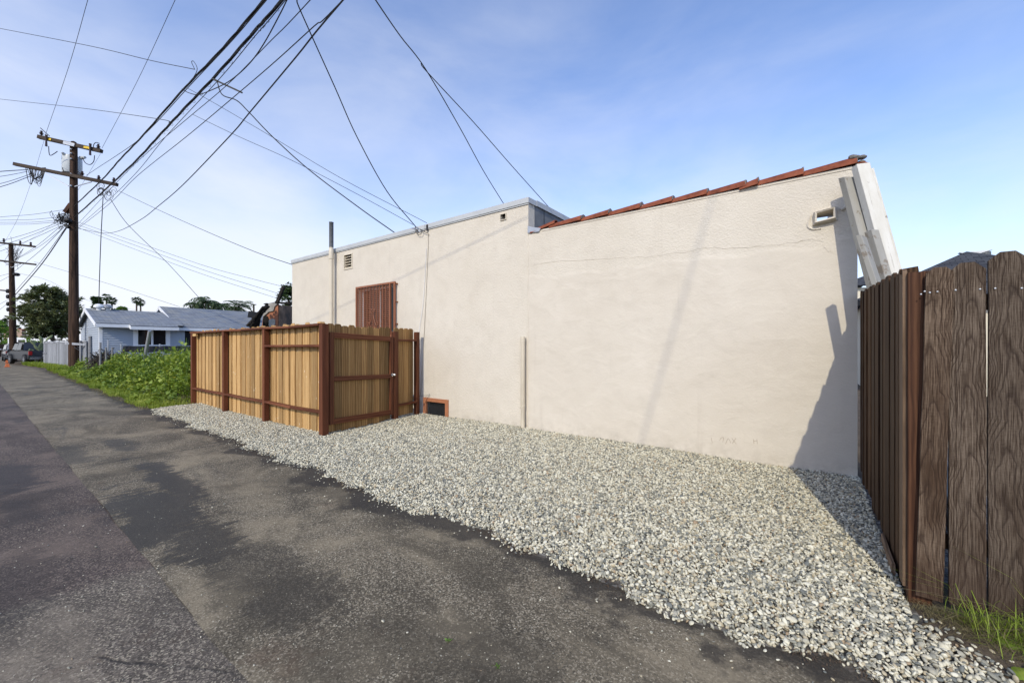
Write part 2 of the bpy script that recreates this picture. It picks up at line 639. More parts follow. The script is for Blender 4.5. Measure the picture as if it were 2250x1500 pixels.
def mat_asphalt(name, base, tintc, wet, seed, blobs=(), lane=0):
    t = NT(name)
    p0 = t.pos()
    p = t.mapping(p0, (1, 1, 1), (seed, seed * 0.7, 0))
    xyz = t.new('ShaderNodeSeparateXYZ')
    t.l.new(p0, xyz.inputs[0])
    X, Y = xyz.outputs['X'], xyz.outputs['Y']
    agg = t.voro(p, 125, 'F1', 'Color')
    sp = t.new('ShaderNodeSeparateColor')
    t.l.new(agg, sp.inputs[0])
    a1 = t.ramp(sp.outputs[0], [(0.0, tuple(x * 0.35 for x in base)), (0.5, base), (0.76, tuple(x * 1.9 for x in base)), (0.88, (0.42, 0.365, 0.265))])
    fine = t.noise(p, 260, 3, 0.7)
    c = t.mix(t.ramp(fine, [(0.35, 0.0), (0.7, 0.65)]), a1, tuple(x * 0.5 for x in base))
    warp = t.noise(p, 2.2, 6, 0.65)
    sp_off = t.math('MULTIPLY', t.math('SUBTRACT', sp.outputs[2], 0.5), 0.13)
    fn_off = t.math('MULTIPLY', t.math('SUBTRACT', fine, 0.5), 0.25)
    grit = t.math('ADD', sp_off, fn_off)
    dust = t.noise(t.mapping(p, (0.75, 1.1, 1), (3, 9, 0), (0, 0, 0.4)), 1.3, 6, 0.62, 0.4)
    c = t.mix(t.ramp(t.math('ADD', dust, grit), [(0.46, 0.0), (0.64, 0.75)]), c, tintc)
    stain = t.noise(t.mapping(p, (0.7, 1.2, 1), rot=(0, 0, 0.5)), 1.1, 7, 0.66, 0.7)
    c = t.mix(t.ramp(t.math('ADD', stain, grit), [(0.51, 0.0), (0.58, 0.62)]), c, tuple(x * 0.36 for x in base))
    rusty = t.ramp(t.noise(t.mapping(p, (1, 1, 1), (7, 1, 0)), 1.7, 6, 0.7), [(0.60, 0.0), (0.74, 0.6)])
    c = t.mix(rusty, c, (0.085, 0.052, 0.032))
    # damp and oily patches
    dr = t.noise(t.mapping(p, (0.5, 1.5, 1), (1.7, 4.4, 0), (0, 0, 0.62)), 1.3, 6, 0.62, 0.5)
    wf = t.ramp(t.math('ADD', dr, grit), [(wet, 0.0), (wet + 0.05, 0.8)])
    streak = t.noise(t.mapping(p, (5.5, 0.8, 1), rot=(0, 0, -0.35)), 3.0, 5, 0.7, 0.6)
    for bx_, by_, rx_, ry_, amt in blobs:
        dx = t.math('DIVIDE', t.math('SUBTRACT', X, bx_), rx_)
        dy = t.math('DIVIDE', t.math('SUBTRACT', Y, by_), ry_)
        d_ = t.math('SQRT', t.math('ADD', t.math('MULTIPLY', dx, dx), t.math('MULTIPLY', dy, dy)))
        d_ = t.math('ADD', d_, t.math('MULTIPLY', t.math('SUBTRACT', streak, 0.5), 2.6))
        d_ = t.math('ADD', d_, t.math('MULTIPLY', t.math('SUBTRACT', warp, 0.5), 3.0))
        d_ = t.math('ADD', d_, t.math('MULTIPLY', grit, 2.2))
        wf = t.math('MAXIMUM', wf, t.math('MULTIPLY', t.ramp(d_, [(0.82, 1.0), (0.98, 0.0)]), amt))
    c = t.mix(t.math('MULTIPLY', wf, 0.88), c, tuple(x * 0.22 for x in base))
    if lane == 1:
        # grime and washed soil along the gravel edge
        ed = t.math('SUBTRACT', Y, t.math('SUBTRACT', 2.42, t.math('MULTIPLY', X, 0.012)))
        g = t.math('ADD', t.math('MULTIPLY', ed, 1.5), t.math('MULTIPLY', t.math('SUBTRACT', t.noise(p, 1.9, 6, 0.65), 0.5), 2.4))
        gf = t.ramp(t.math('ADD', g, 1.0), [(0.55, 0.0), (0.78, 0.8)])
        c = t.mix(gf, c, (0.030, 0.026, 0.022))
        g2 = t.math('ADD', t.math('MULTIPLY', ed, 3.2), t.math('MULTIPLY', t.math('SUBTRACT', t.noise(t.mapping(p, (1, 1, 1), (2, 5, 0)), 4.5, 7, 0.7), 0.5), 3.2))
        c = t.mix(t.ramp(t.math('ADD', g2, 0.35), [(0.62, 0.0), (0.70, 0.75)]), c, (0.15, 0.13, 0.105))
        # straight paving joint across the lane
        jx = t.math('ABSOLUTE', t.math('ADD', t.math('ADD', X, 7.23), t.math('MULTIPLY', t.math('SUBTRACT', t.noise(p, 6, 5, 0.7), 0.5), 0.10)))
        jf = t.math('MULTIPLY', t.ramp(jx, [(0.010, 1.0), (0.022, 0.0)]), t.ramp(t.noise(p, 3.0, 3), [(0.35, 0.2), (0.6, 1.0)]))
        c = t.mix(t.math('MULTIPLY', jf, 0.85), c, (0.016, 0.016, 0.012))
    else:
        # the nearer stretch was resurfaced: an edge across the lane
        bx2 = t.math('ADD', X, t.math('MULTIPLY', t.math('SUBTRACT', t.noise(p, 2.5, 5), 0.5), 0.35))
        bf = t.new('ShaderNodeMapRange', interpolation_type='SMOOTHSTEP')
        bf.inputs['From Min'].default_value = -3.5
        bf.inputs['From Max'].default_value = -3.72
        t.l.new(bx2, bf.inputs['Value'])
        c = t.mix(t.math('MULTIPLY', bf.outputs[0], 0.85), c, t.mix(1.0, c, (0.60, 0.53, 0.56), 'MULTIPLY'))
        wf = t.math('MAXIMUM', wf, t.math('MULTIPLY', bf.outputs[0], 0.35))
    ck = t.voro(t.mix(0.10, t.mapping(p, (0.6, 1, 1)), t.new('ShaderNodeTexNoise', Scale=3.0).outputs['Color']), 0.45, 'DISTANCE_TO_EDGE')
    cf = t.math('MULTIPLY', t.ramp(ck, [(0.0, 1.0), (0.0022, 0.0)]), t.ramp(t.noise(p, 0.9, 3), [(0.52, 0.0), (0.6, 1.0)]))
    c = t.mix(t.math('MULTIPLY', cf, 0.75), c, (0.012, 0.011, 0.010))
    rough = t.math('SUBTRACT', 0.86, t.math('MULTIPLY', wf, 0.26))
    h = t.math('ADD', t.math('MULTIPLY', sp.outputs[1], 0.6), t.math('MULTIPLY', fine, 0.4))
    h = t.math('MULTIPLY', h, t.math('SUBTRACT', 1.0, t.math('MULTIPLY', wf, 0.55)))
    h = t.math('SUBTRACT', h, t.math('MULTIPLY', cf, 0.8))
    return t.fin(c, rough, t.bump(h, 0.6, 0.008), spec=0.32)


def _gp(px, py):
    q = P(px, py, z=0.0)
    return q.x, q.y


BLOBS1 = [(*_gp(330, 1120), 0.95, 0.34, 1.0), (*_gp(375, 1055), 1.3, 0.18, 1.0), (*_gp(300, 1170), 0.4, 0.30, 1.0), (*_gp(420, 1180), 0.6, 0.28, 0.95), (*_gp(160, 1000), 0.9, 0.2, 0.7), (*_gp(262, 975), 0.6, 0.16, 0.8), (*_gp(650, 1310), 0.3, 0.22, 0.6), (*_gp(760, 1080), 0.6, 0.3, 0.6), (*_gp(560, 1240), 0.5, 0.25, 0.5), (*_gp(1150, 1480), 0.35, 0.25, 0.5)]
BLOBS2 = [(*_gp(20, 1050), 1.0, 0.25, 0.85), (*_gp(40, 1120), 0.5, 0.12, 0.6), (*_gp(30, 1300), 0.6, 0.2, 0.5)]
M['stucco'] = mat_stucco()
M['asphalt'] = mat_asphalt('warm_worn_asphalt', (0.145, 0.121, 0.082), (0.285, 0.235, 0.154), 0.62, 0.0, BLOBS1, 1)  # warm grey-brown is this lane's own paving colour
M['asphalt2'] = mat_asphalt('older_purple_asphalt', (0.135, 0.113, 0.088), (0.235, 0.195, 0.142), 0.60, 13.0, BLOBS2, 2)
M['red'] = wood('red_stained_timber', (0.072, 0.020, 0.008), (0.135, 0.042, 0.017), (0.19, 0.068, 0.03), 0.7, 0.7, 0.25, 0.22)
M['cedar'] = wood('new_cedar_board', (0.25, 0.125, 0.040), (0.46, 0.275, 0.105), (0.62, 0.42, 0.195), 0.7, 0.8, 0.2, 0.42, fleck=0.55)
M['gatewood'] = wood('gate_board', (0.18, 0.085, 0.026), (0.36, 0.20, 0.070), (0.50, 0.31, 0.125), 0.7, 0.8, 0.2, 0.55)
M['polewood'] = wood('creosote_pole_wood', (0.014, 0.008, 0.005), (0.045, 0.024, 0.014), (0.085, 0.048, 0.029), 0.85, 0.5, 0.5, 0.1)
M['armwood'] = wood('crossarm_wood', (0.02, 0.014, 0.010), (0.042, 0.03, 0.022), (0.07, 0.052, 0.038), 0.85, 0.6, 0.3, 0.2)
M['metal'] = plain('galvanised_metal', (0.42, 0.43, 0.44), 0.45, 0.7)
M['flash'] = plain('painted_metal_edge', (0.44, 0.455, 0.46), 0.5, 0.0, 0.1, 2)
M['felt'] = plain('grey_roofing_felt', (0.16, 0.165, 0.17), 0.9, 0, 0.25, 6)
M['pipecream'] = plain('cream_painted_pipe', (0.60, 0.535, 0.42), 0.5, 0, 0.07, 4)
M['pipegrey'] = plain('weathered_grey_pipe', (0.12, 0.125, 0.13), 0.55, 0.3, 0.35, 14)
M['copper'] = plain('brown_painted_iron', (0.265, 0.098, 0.045), 0.55, 0, 0.12, 9)
M['copper2'] = plain('terracotta_painted_wood', (0.36, 0.145, 0.07), 0.7, 0, 0.16, 9)
M['black'] = plain('black_rubber', (0.012, 0.012, 0.013), 0.55, 0, 0.2)
M['darkvoid'] = plain('dark_interior', (0.012, 0.012, 0.014), 0.9)
M['white'] = plain('white_painted_trim', (0.72, 0.73, 0.74), 0.55, 0, 0.05, 5)
M['glassdark'] = plain('dark_window_glass', (0.010, 0.012, 0.015), 0.06, 0, 0.1, 1, 0.6)
M['chrome'] = plain('chrome', (0.6, 0.6, 0.6), 0.2, 1.0)


def mat_tile():
    t = NT('terracotta_tile')
    co = t.objco()
    n = t.noise(co, 7, 6, 0.65)
    c = t.ramp(n, [(0.3, (0.11, 0.030, 0.014)), (0.5, (0.215, 0.060, 0.028)), (0.75, (0.28, 0.09, 0.045))])
    st = t.ramp(t.noise(co, 30, 5, 0.7), [(0.58, 0.0), (0.7, 1.0)])
    c = t.mix(t.math('MULTIPLY', st, 0.6), c, (0.06, 0.045, 0.035))
    pl = t.ramp(t.noise(t.mapping(co, (1, 1, 1), (4, 2, 7)), 5, 4, 0.7), [(0.68, 0.0), (0.72, 1.0)])
    c = t.mix(t.math('MULTIPLY', pl, 0.5), c, (0.5, 0.42, 0.36))
    return t.fin(c, 0.75, t.bump(n, 0.3, 0.006), spec=0.25)


M['tile'] = mat_tile()
M['mortar'] = plain('grey_mortar', (0.16, 0.15, 0.135), 0.95, 0, 0.4, 30)


def mat_weathered():
    """old flat-sawn fence boards: cathedral grain, dark rings, silvery worn wood between them"""
    t = NT('weathered_fence_board')
    tcn = t.new('ShaderNodeTexCoord')
    co = t.objco()
    x3 = t.new('ShaderNodeSeparateXYZ')
    t.l.new(tcn.outputs['Object'], x3.inputs[0])
    r = t.rand()
    slow = t.noise(t.mapping(co, (0.6, 0.6, 1)), 2.2, 3, 0.55)
    med = t.noise(t.mapping(co, (1, 1, 0.4)), 11, 3, 0.55)
    xc = t.math('ADD', x3.outputs['X'], t.math('MULTIPLY', t.math('SUBTRACT', r, 0.5), 0.05))
    xc = t.math('ADD', xc, t.math('MULTIPLY', t.math('SUBTRACT', slow, 0.5), 0.16))
    v = t.math('ADD', t.math('MULTIPLY', t.math('MULTIPLY', xc, xc), 620.0), t.math('MULTIPLY', x3.outputs['Z'], 3.6))
    v = t.math('ADD', v, t.math('MULTIPLY', med, 1.7))
    ring = t.math('FRACT', v)
    fine = t.noise(t.mapping(co, (1, 1, 0.022)), 330, 4, 0.7)
    saw = t.noise(t.mapping(co, (0.12, 1, 1)), 240, 3, 0.7)
    g = t.math('ADD', t.math('MULTIPLY', ring, 0.5), t.math('MULTIPLY', fine, 0.5))
    late = t.ramp(ring, [(0.0, 1.0), (0.12, 0.45), (0.30, 0.0), (0.88, 0.0), (1.0, 1.0)])
    c = t.ramp(fine, [(0.25, (0.020, 0.012, 0.007)), (0.5, (0.043, 0.027, 0.017)), (0.75, (0.080, 0.054, 0.036))])
    worn = t.noise(t.mapping(co, (1, 1, 0.3)), 5.0, 5, 0.65)
    wf = t.math('MULTIPLY', t.ramp(worn, [(0.32, 0.0), (0.52, 1.0)]), t.ramp(t.math('ADD', t.math('MULTIPLY', saw, 0.18), t.math('MULTIPLY', fine, 0.82)), [(0.42, 0.0), (0.60, 1.0)]))
    c = t.mix(t.math('MULTIPLY', wf, 0.50), c, (0.25, 0.205, 0.16))
    c = t.mix(t.math('MULTIPLY', late, 0.68), c, (0.022, 0.013, 0.009))
    kn = t.voro(t.mapping(co, (1, 1, 0.55)), 2.6)
    c = t.mix(t.ramp(kn, [(0.035, 0.9), (0.06, 0.0)]), c, (0.015, 0.009, 0.006))
    foot_dark = t.ramp(t.math('ADD', x3.outputs['Z'], t.math('MULTIPLY', slow, 0.3)), [(0.15, 0.7), (0.42, 0.0)])  # boards turn dark brown towards the foot
    c = t.mix(foot_dark, c, (0.040, 0.024, 0.016))
    k = t.ramp(r, [(0.0, (0.82, 0.80, 0.78)), (0.5, (1.0, 1.0, 1.0)), (1.0, (1.18, 1.06, 0.95))])
    c = t.mix(1.0, c, k, 'MULTIPLY')
    h = t.math('ADD', t.math('MULTIPLY', late, -0.8), t.math('MULTIPLY', fine, 0.5))
    return t.fin(c, 0.85, t.bump(h, 0.7, 0.004), spec=0.2)


M['weathered'] = mat_weathered()
M['brownboard'] = wood('brown_fence_board', (0.022, 0.010, 0.004), (0.058, 0.029, 0.012), (0.115, 0.062, 0.029), 0.8, 1.2, 0.5, 0.4)
M['redpost'] = wood('reddish_post', (0.026, 0.009, 0.004), (0.060, 0.024, 0.011), (0.10, 0.045, 0.022), 0.75, 1.6, 0.4, 0.1)
M['palepost'] = wood('pale_fence_edge', (0.07, 0.042, 0.025), (0.16, 0.105, 0.065), (0.24, 0.165, 0.11), 0.8, 1.6, 0.5, 0.1)


def mat_oldpaint(nm='flaking_white_paint', k=1.0, th=0.66):
    t = NT(nm)
    co = t.objco()
    n = t.noise(t.mapping(co, (1, 1, 0.25)), 9, 6, 0.7)
    c = t.mix(t.ramp(n, [(0.35, 0.0), (0.65, 0.55)]), tuple(k * x for x in (0.66, 0.645, 0.59)), tuple(k * x for x in (0.48, 0.45, 0.37)))
    ck = t.ramp(t.noise(t.mapping(co, (1, 1, 0.04)), 60, 5, 0.7), [(0.62, 0.0), (0.68, 1.0)])
    c = t.mix(t.math('MULTIPLY', ck, 0.55), c, (0.20, 0.165, 0.12))
    bare = t.ramp(t.noise(co, 6, 5, 0.7), [(th, 0.0), (th + 0.04, 1.0)])
    c = t.mix(t.math('MULTIPLY', bare, 0.7), c, (0.18, 0.14, 0.10))
    return t.fin(c, 0.75, t.bump(n, 0.3, 0.004), spec=0.25)


M['oldpaint'] = mat_oldpaint()
M['oldpaint_shaded'] = mat_oldpaint('grey_beige_old_timber_shaded', 0.50, 0.56)  # dirty beige timber, its colour darkened further to carry painted shade


def mat_pebble():
    t = NT('pebble_stone')
    r = t.rand()
    c = t.ramp(r, [(0.0, (0.62, 0.58, 0.44)), (0.28, (0.70, 0.67, 0.53)), (0.46, (0.48, 0.415, 0.28)), (0.55, (0.41, 0.39, 0.305)), (0.71, (0.27, 0.265, 0.215)), (0.87, (0.17, 0.178, 0.16)), (0.965, (0.09, 0.093, 0.083)), (0.98, (0.36, 0.27, 0.17))], 'CONSTANT')
    co = t.objco()
    n = t.noise(co, 1.6, 5, 0.65)
    c = t.mix(t.ramp(n, [(0.35, 0.0), (0.7, 0.45)]), c, t.mix(1.0, c, (0.62, 0.58, 0.52), 'MULTIPLY'))
    return t.fin(c, 0.7, t.bump(n, 0.15, 0.05), spec=0.3)


M['pebble'] = mat_pebble()


def mat_gravelbase():
    t = NT('gravel_bed')
    p = t.pos()
    v = t.voro(p, 34, 'F1', 'Color')
    s_ = t.new('ShaderNodeSeparateColor')
    t.l.new(v, s_.inputs[0])
    c = t.ramp(s_.outputs[0], [(0.0, (0.03, 0.028, 0.024)), (0.5, (0.10, 0.092, 0.08)), (1.0, (0.22, 0.205, 0.175))])
    return t.fin(c, 0.9, t.bump(t.voro(p, 34), 0.6, 0.01))


M['gravelbase'] = mat_gravelbase()


def mat_earth():
    t = NT('bare_earth')
    p = t.pos()
    n = t.noise(p, 1.5, 8, 0.65)
    c = t.ramp(n, [(0.3, (0.055, 0.042, 0.030)), (0.6, (0.115, 0.09, 0.065)), (0.8, (0.17, 0.14, 0.10))])
    return t.fin(c, 0.95, t.bump(t.noise(p, 30, 5, 0.7), 0.6, 0.02), spec=0.15)


M['earth'] = mat_earth()
M['weedleaf'] = leafmat('mallow_leaf', (0.050, 0.095, 0.012), (0.175, 0.255, 0.030), (0.42, 0.46, 0.075), 0.8, 0.22, 0.55)
M['grass'] = leafmat('grass_blade', (0.12, 0.19, 0.018), (0.25, 0.33, 0.034), (0.42, 0.44, 0.09), 1.0, 0.3, 0.55)
M['drygrass'] = leafmat('dry_grass', (0.12, 0.10, 0.05), (0.2, 0.17, 0.08), (0.28, 0.23, 0.12), 3, 0.2, 0.7)
M['darkleaf'] = leafmat('loquat_leaf', (0.045, 0.066, 0.028), (0.125, 0.15, 0.065), (0.27, 0.27, 0.14), 1.0, 0.18, 0.32)
M['palmleaf'] = leafmat('palm_leaf', (0.022, 0.045, 0.018), (0.05, 0.085, 0.032), (0.09, 0.13, 0.05), 0.8, 0.2, 0.5)
M['treeleaf'] = leafmat('tree_leaf', (0.022, 0.045, 0.016), (0.05, 0.09, 0.03), (0.11, 0.16, 0.05), 0.9, 0.25, 0.5)
M['brightleaf'] = leafmat('bright_leaf', (0.07, 0.15, 0.02), (0.13, 0.25, 0.035), (0.24, 0.34, 0.07), 0.9, 0.3, 0.5)
M['bark'] = plain('bark', (0.085, 0.065, 0.048), 0.9, 0, 0.4, 12)
M['flower'] = plain('yellow_petal', (0.75, 0.62, 0.04), 0.6)
M['cactus'] = plain('cactus_pad', (0.17, 0.20, 0.09), 0.6, 0, 0.3, 5)


def mat_shingle(name, cols, sx, sz):
    t = NT(name)
    co = t.new('ShaderNodeTexCoord').outputs['UV']
    bk = t.new('ShaderNodeTexBrick')
    bk.inputs['Scale'].default_value = 1.0
    bk.inputs['Brick Width'].default_value = sx
    bk.inputs['Row Height'].default_value = sz
    bk.inputs['Mortar Size'].default_value = 0.010
    bk.inputs['Bias'].default_value = 0.0
    bk.inputs['Color1'].default_value = (0, 0, 0, 1)
    bk.inputs['Color2'].default_value = (1, 1, 1, 1)
    bk.inputs['Mortar'].default_value = (0.5, 0.5, 0.5, 1)
    t.l.new(co, bk.inputs['Vector'])
    c = t.ramp(bk.outputs['Color'], [(i / (len(cols) - 1), c_) for i, c_ in enumerate(cols)])
    c = t.mix(bk.outputs['Fac'], c, tuple(x * 0.35 for x in cols[0]))
    c = t.mix(t.ramp(t.noise(co, 3.0, 4), [(0.35, 0.0), (0.7, 0.3)]), c, cols[0])
    return t.fin(c, 0.9, t.bump(bk.outputs['Fac'], 0.4, -0.02), spec=0.2)


M['shingle'] = mat_shingle('blue_grey_shingles', [(0.15, 0.165, 0.19), (0.27, 0.29, 0.30), (0.19, 0.215, 0.26), (0.31, 0.31, 0.285), (0.23, 0.265, 0.31)], 0.42, 0.15)
M['shingle2'] = mat_shingle('charcoal_shingles', [(0.035, 0.038, 0.045), (0.07, 0.073, 0.082), (0.05, 0.053, 0.06)], 0.3, 0.14)
M['siding'] = plain('blue_grey_siding', (0.345, 0.385, 0.44), 0.6, 0, 0.06, 2)
M['greyfence'] = wood('silvered_board', (0.09, 0.095, 0.105), (0.28, 0.29, 0.31), (0.42, 0.43, 0.45), 0.85, 0.8, 0.3, 0.35)
M['screen'] = plain('charcoal_privacy_screen', (0.035, 0.036, 0.042), 0.9, 0, 0.3, 3)
M['yellow'] = plain('yellow_reflective_strip', (0.75, 0.50, 0.02), 0.5)
M['xfmr'] = plain('transformer_grey_paint', (0.50, 0.535, 0.55), 0.4, 0.0, 0.06, 3)
M['insul'] = plain('brown_porcelain', (0.05, 0.03, 0.028), 0.3)
M['wire'] = plain('black_cable', (0.014, 0.014, 0.016), 0.6)
M['silverpaint'] = plain('silver_car_paint', (0.48, 0.48, 0.47), 0.3, 0.4, 0.04, 1)
M['darkpaint'] = plain('graphite_car_paint', (0.06, 0.065, 0.072), 0.3, 0.4, 0.06, 1)
M['redlamp'] = plain('red_lamp_lens', (0.35, 0.012, 0.012), 0.25)
M['orange'] = plain('orange_plastic', (0.62, 0.17, 0.05), 0.5)
M['tanwall'] = plain('tan_stucco', (0.36, 0.255, 0.19), 0.9, 0, 0.12, 2)
M['creamwall'] = plain('cream_wall', (0.66, 0.60, 0.47), 0.85, 0, 0.06, 2)

# ------------------------------------------------------------------ ground and alley
YE = 2.46       # edge between asphalt and gravel
YW = 5.94       # face of the stucco wall
YS = 0.745      # joint between the two lanes of asphalt


def edge_y(x):
    """wandering edge of the asphalt along the gravel and the verge"""
    base = 2.40 + (-x) * 0.012 if x > -14 else 2.57 + (-x - 14) * 0.018
    if x < -40:
        base -= min(1.4, (-x - 40) * 0.1)
    return base + 0.05 * math.sin(x * 2.3) + 0.035 * math.sin(x * 5.1 + 1) + 0.02 * math.sin(x * 11.7)


def sheet(name, xs, ylo, yhi, ny, z, mat, **kw):
    V, Fc = [], []
    for i, x in enumerate(xs):
        for j in range(ny + 1):
            y = ylo(x) + (yhi(x) - ylo(x)) * j / ny
            V.append((x, y, z(x, y)))
    for i in range(len(xs) - 1):
        for j in range(ny):
            a = i * (ny + 1) + j
            Fc.append((a, a + ny + 1, a + ny + 2, a + 1))
    me = newmesh(name, V, Fc, True)
    # faces up
    if me.polygons[0].normal.z < 0:
        me.flip_normals()
    return place(name, me, mat, None, (0, 0, 0), **kw)


gm = MB()
gm.poly([(-1200, -1200, -0.03), (1200, -1200, -0.03), (1200, 1200, -0.03), (-1200, 1200, -0.03)])
gm.build('ground', M['earth'], kind='structure')

xs_a = list(np.concatenate([np.arange(-150, -40, 4.0), np.arange(-40, 6, 0.12)]))
sheet('alley', xs_a, lambda x: YS + 0.004 * math.sin(x * 3.1) + 0.003 * math.sin(x * 8.3), lambda x: edge_y(x) + 0.07, 10,
      lambda x, y: 0.0 + 0.006 * math.sin(x * 1.1 + y * 2) + 0.004 * math.sin(3.1 * x - 1.7 * y) - 0.010 * min(1.6, max(0, (y - edge_y(x) + 0.18) / 0.18)) ** 2, M['asphalt'], kind='structure')
sheet('alley_older_lane', xs_a, lambda x: -6.0, lambda x: YS + 0.004 + 0.004 * math.sin(x * 3.1) + 0.003 * math.sin(x * 8.3), 10,
      lambda x, y: 0.007 + 0.005 * math.sin(x * 0.9 + y) - (0.012 if y > YS - 0.02 else 0), M['asphalt2'], kind='structure')


def bed_z(x, y):
    d = y - edge_y(x)
    k = min(1.0, max(0.0, d / 0.30))
    return -0.016 + 0.036 * k * k * (3 - 2 * k) + 0.008 * math.sin(x * 2.2 + y) * k + 0.006 * math.sin(3.9 * y - x) * k


sheet('gravel_bed', list(np.arange(-12.75, 1.6, 0.1)), lambda x: edge_y(x) - 0.03, lambda x: YW + 0.05, 24, lambda x, y: bed_z(x, y) - 0.007, M['gravelbase'], kind='structure')

# ------------------------------------------------------------------ pebbles (uncountable: one object)
psrc = bpy.data.collections.new('pebble_shapes')
for i in range(9):
    bm = bmesh.new()
    bmesh.ops.create_icosphere(bm, subdivisions=2, radius=1.0)
    ph = rng.uniform(0, 6.28, 6)
    ax = (1.0, rng.uniform(0.62, 0.86), rng.uniform(0.36, 0.55))
    for v in bm.verts:
        p = v.co
        k = 1 + 0.13 * math.sin(2.1 * p.x + ph[0]) * math.sin(1.7 * p.y + ph[1]) + 0.10 * math.sin(3.1 * p.z + 2.2 * p.x + ph[2]) + 0.06 * math.sin(4.3 * p.y + ph[3])
        k = min(k, 1.09)
        v.co = Vector((p.x * ax[0] * k, p.y * ax[1] * k, p.z * ax[2] * k))
    me = bpy.data.meshes.new('pebble_shape')
    bm.to_mesh(me)
    bm.free()
    me.polygons.foreach_set('use_smooth', [True] * len(me.polygons))
    me.materials.append(M['pebble'])
    psrc.objects.link(bpy.data.objects.new('pebble_shape', me))


def scatter(name, pts, scl, label, cat):
    n = len(pts)
    me = bpy.data.meshes.new(name)
    me.vertices.add(n)
    me.vertices.foreach_set('co', pts.astype(np.float32).ravel())
    rot = np.stack([rng.normal(0, 0.6, n), rng.normal(0, 0.6, n), rng.uniform(0, 6.283, n)], 1).astype(np.float32)
    at = me.attributes.new('rot', 'FLOAT_VECTOR', 'POINT')
    at.data.foreach_set('vector', rot.ravel())
    at = me.attributes.new('scl', 'FLOAT', 'POINT')
    at.data.foreach_set('value', scl.astype(np.float32))
    at = me.attributes.new('pick', 'INT', 'POINT')
    at.data.foreach_set('value', rng.integers(0, 9, n).astype(np.int32))
    me.materials.append(M['pebble'])
    o = bpy.data.objects.new(name, me)
    link(o, None, (0, 0, 0))
    tag(o, label, cat, None, 'stuff')
    ng = bpy.data.node_groups.new(name, 'GeometryNodeTree')
    ng.interface.new_socket('Geometry', in_out='INPUT', socket_type='NodeSocketGeometry')
    ng.interface.new_socket('Geometry', in_out='OUTPUT', socket_type='NodeSocketGeometry')
    N, Lk = ng.nodes, ng.links
    gi, go = N.new('NodeGroupInput'), N.new('NodeGroupOutput')
    ci = N.new('GeometryNodeCollectionInfo')
    ci.inputs['Collection'].default_value = psrc
    ci.inputs['Separate Children'].default_value = True
    ci.inputs['Reset Children'].default_value = True
    ip = N.new('GeometryNodeInstanceOnPoints')
    ip.inputs['Pick Instance'].default_value = True

    def attr(nm, ty):
        a = N.new('GeometryNodeInputNamedAttribute')
        a.data_type = ty
        a.inputs['Name'].default_value = nm
        return a.outputs['Attribute']
    Lk.new(gi.outputs[0], ip.inputs['Points'])
    Lk.new(ci.outputs[0], ip.inputs['Instance'])
    Lk.new(attr('pick', 'INT'), ip.inputs['Instance Index'])
    e2r = N.new('FunctionNodeEulerToRotation')
    Lk.new(attr('rot', 'FLOAT_VECTOR'), e2r.inputs[0])
    Lk.new(e2r.outputs[0], ip.inputs['Rotation'])
    Lk.new(attr('scl', 'FLOAT'), ip.inputs['Scale'])
    Lk.new(ip.outputs[0], go.inputs[0])
    md = o.modifiers.new('pebbles', 'NODES')
    md.node_group = ng
    return o


def gate_x(y):
    return -6.37 - 0.186 * (y - 3.5)


pp, ss = [], []
for layer in range(2):
    st = 0.0180 if layer == 0 else 0.0225
    gx, gy = np.meshgrid(np.arange(-12.7, 1.35, st), np.arange(2.3, YW - 0.005, st))
    X = gx.ravel() + rng.uniform(-0.5, 0.5, gx.size) * st * 1.1
    Y = gy.ravel() + rng.uniform(-0.5, 0.5, gx.size) * st * 1.1
    ey = np.array([edge_y(x) for x in X])
    ey = ey + 0.05 * np.sin(X * 17) * np.sin(X * 5.3) + rng.normal(0, 0.022, len(X)) + 0.01
    keep = (Y > ey) & (Y < YW - 0.006)
    keep &= ~((X < -6.37 - 0.186 * (Y - 3.5) - 0.5) & (Y > 3.75))
    # the bed narrows to a point past the far end of the enclosure
    keep &= X > -12.55 + (Y - 2.5) * 0.1 - 0.0
    # bare dirt corner at the foot of the weathered fence
    keep &= ~((X > 0.46) & (Y > 3.0 + rng.normal(0, 0.12, len(X)) + (X - 0.46) * -0.9))
    keep &= ~((X > 0.75 + rng.normal(0, 0.08, len(X))))
    keep &= ~((X > 0.47) & (Y > 3.1))
    X, Y = X[keep], Y[keep]
    Z = np.array([bed_z(x, y) for x, y in zip(X, Y)]) + (0.004 if layer == 0 else 0.013) + rng.uniform(0, 0.006, len(X))
    pp.append(np.stack([X, Y, Z], 1))
    ss.append(np.clip(rng.normal(0.0108, 0.0036, len(X)), 0.005, 0.023) * (1.0 if layer == 0 else 1.08))
# strays kicked on to the asphalt
ns = 260
X = rng.uniform(-11, 1.0, ns)
ey = np.array([edge_y(x) for x in X])
Y = ey - np.abs(rng.normal(0, 0.16, ns)) - 0.02
far = rng.random(ns) < 0.10
Y[far] -= rng.uniform(0.1, 1.4, far.sum())
pp.append(np.stack([X, Y, np.full(ns, 0.006)], 1))
ss.append(rng.uniform(0.004, 0.011, ns))
scatter('gravel', np.concatenate(pp), np.concatenate(ss), 'loose pale grey and cream pebbles spread between alley and stucco wall', 'gravel')


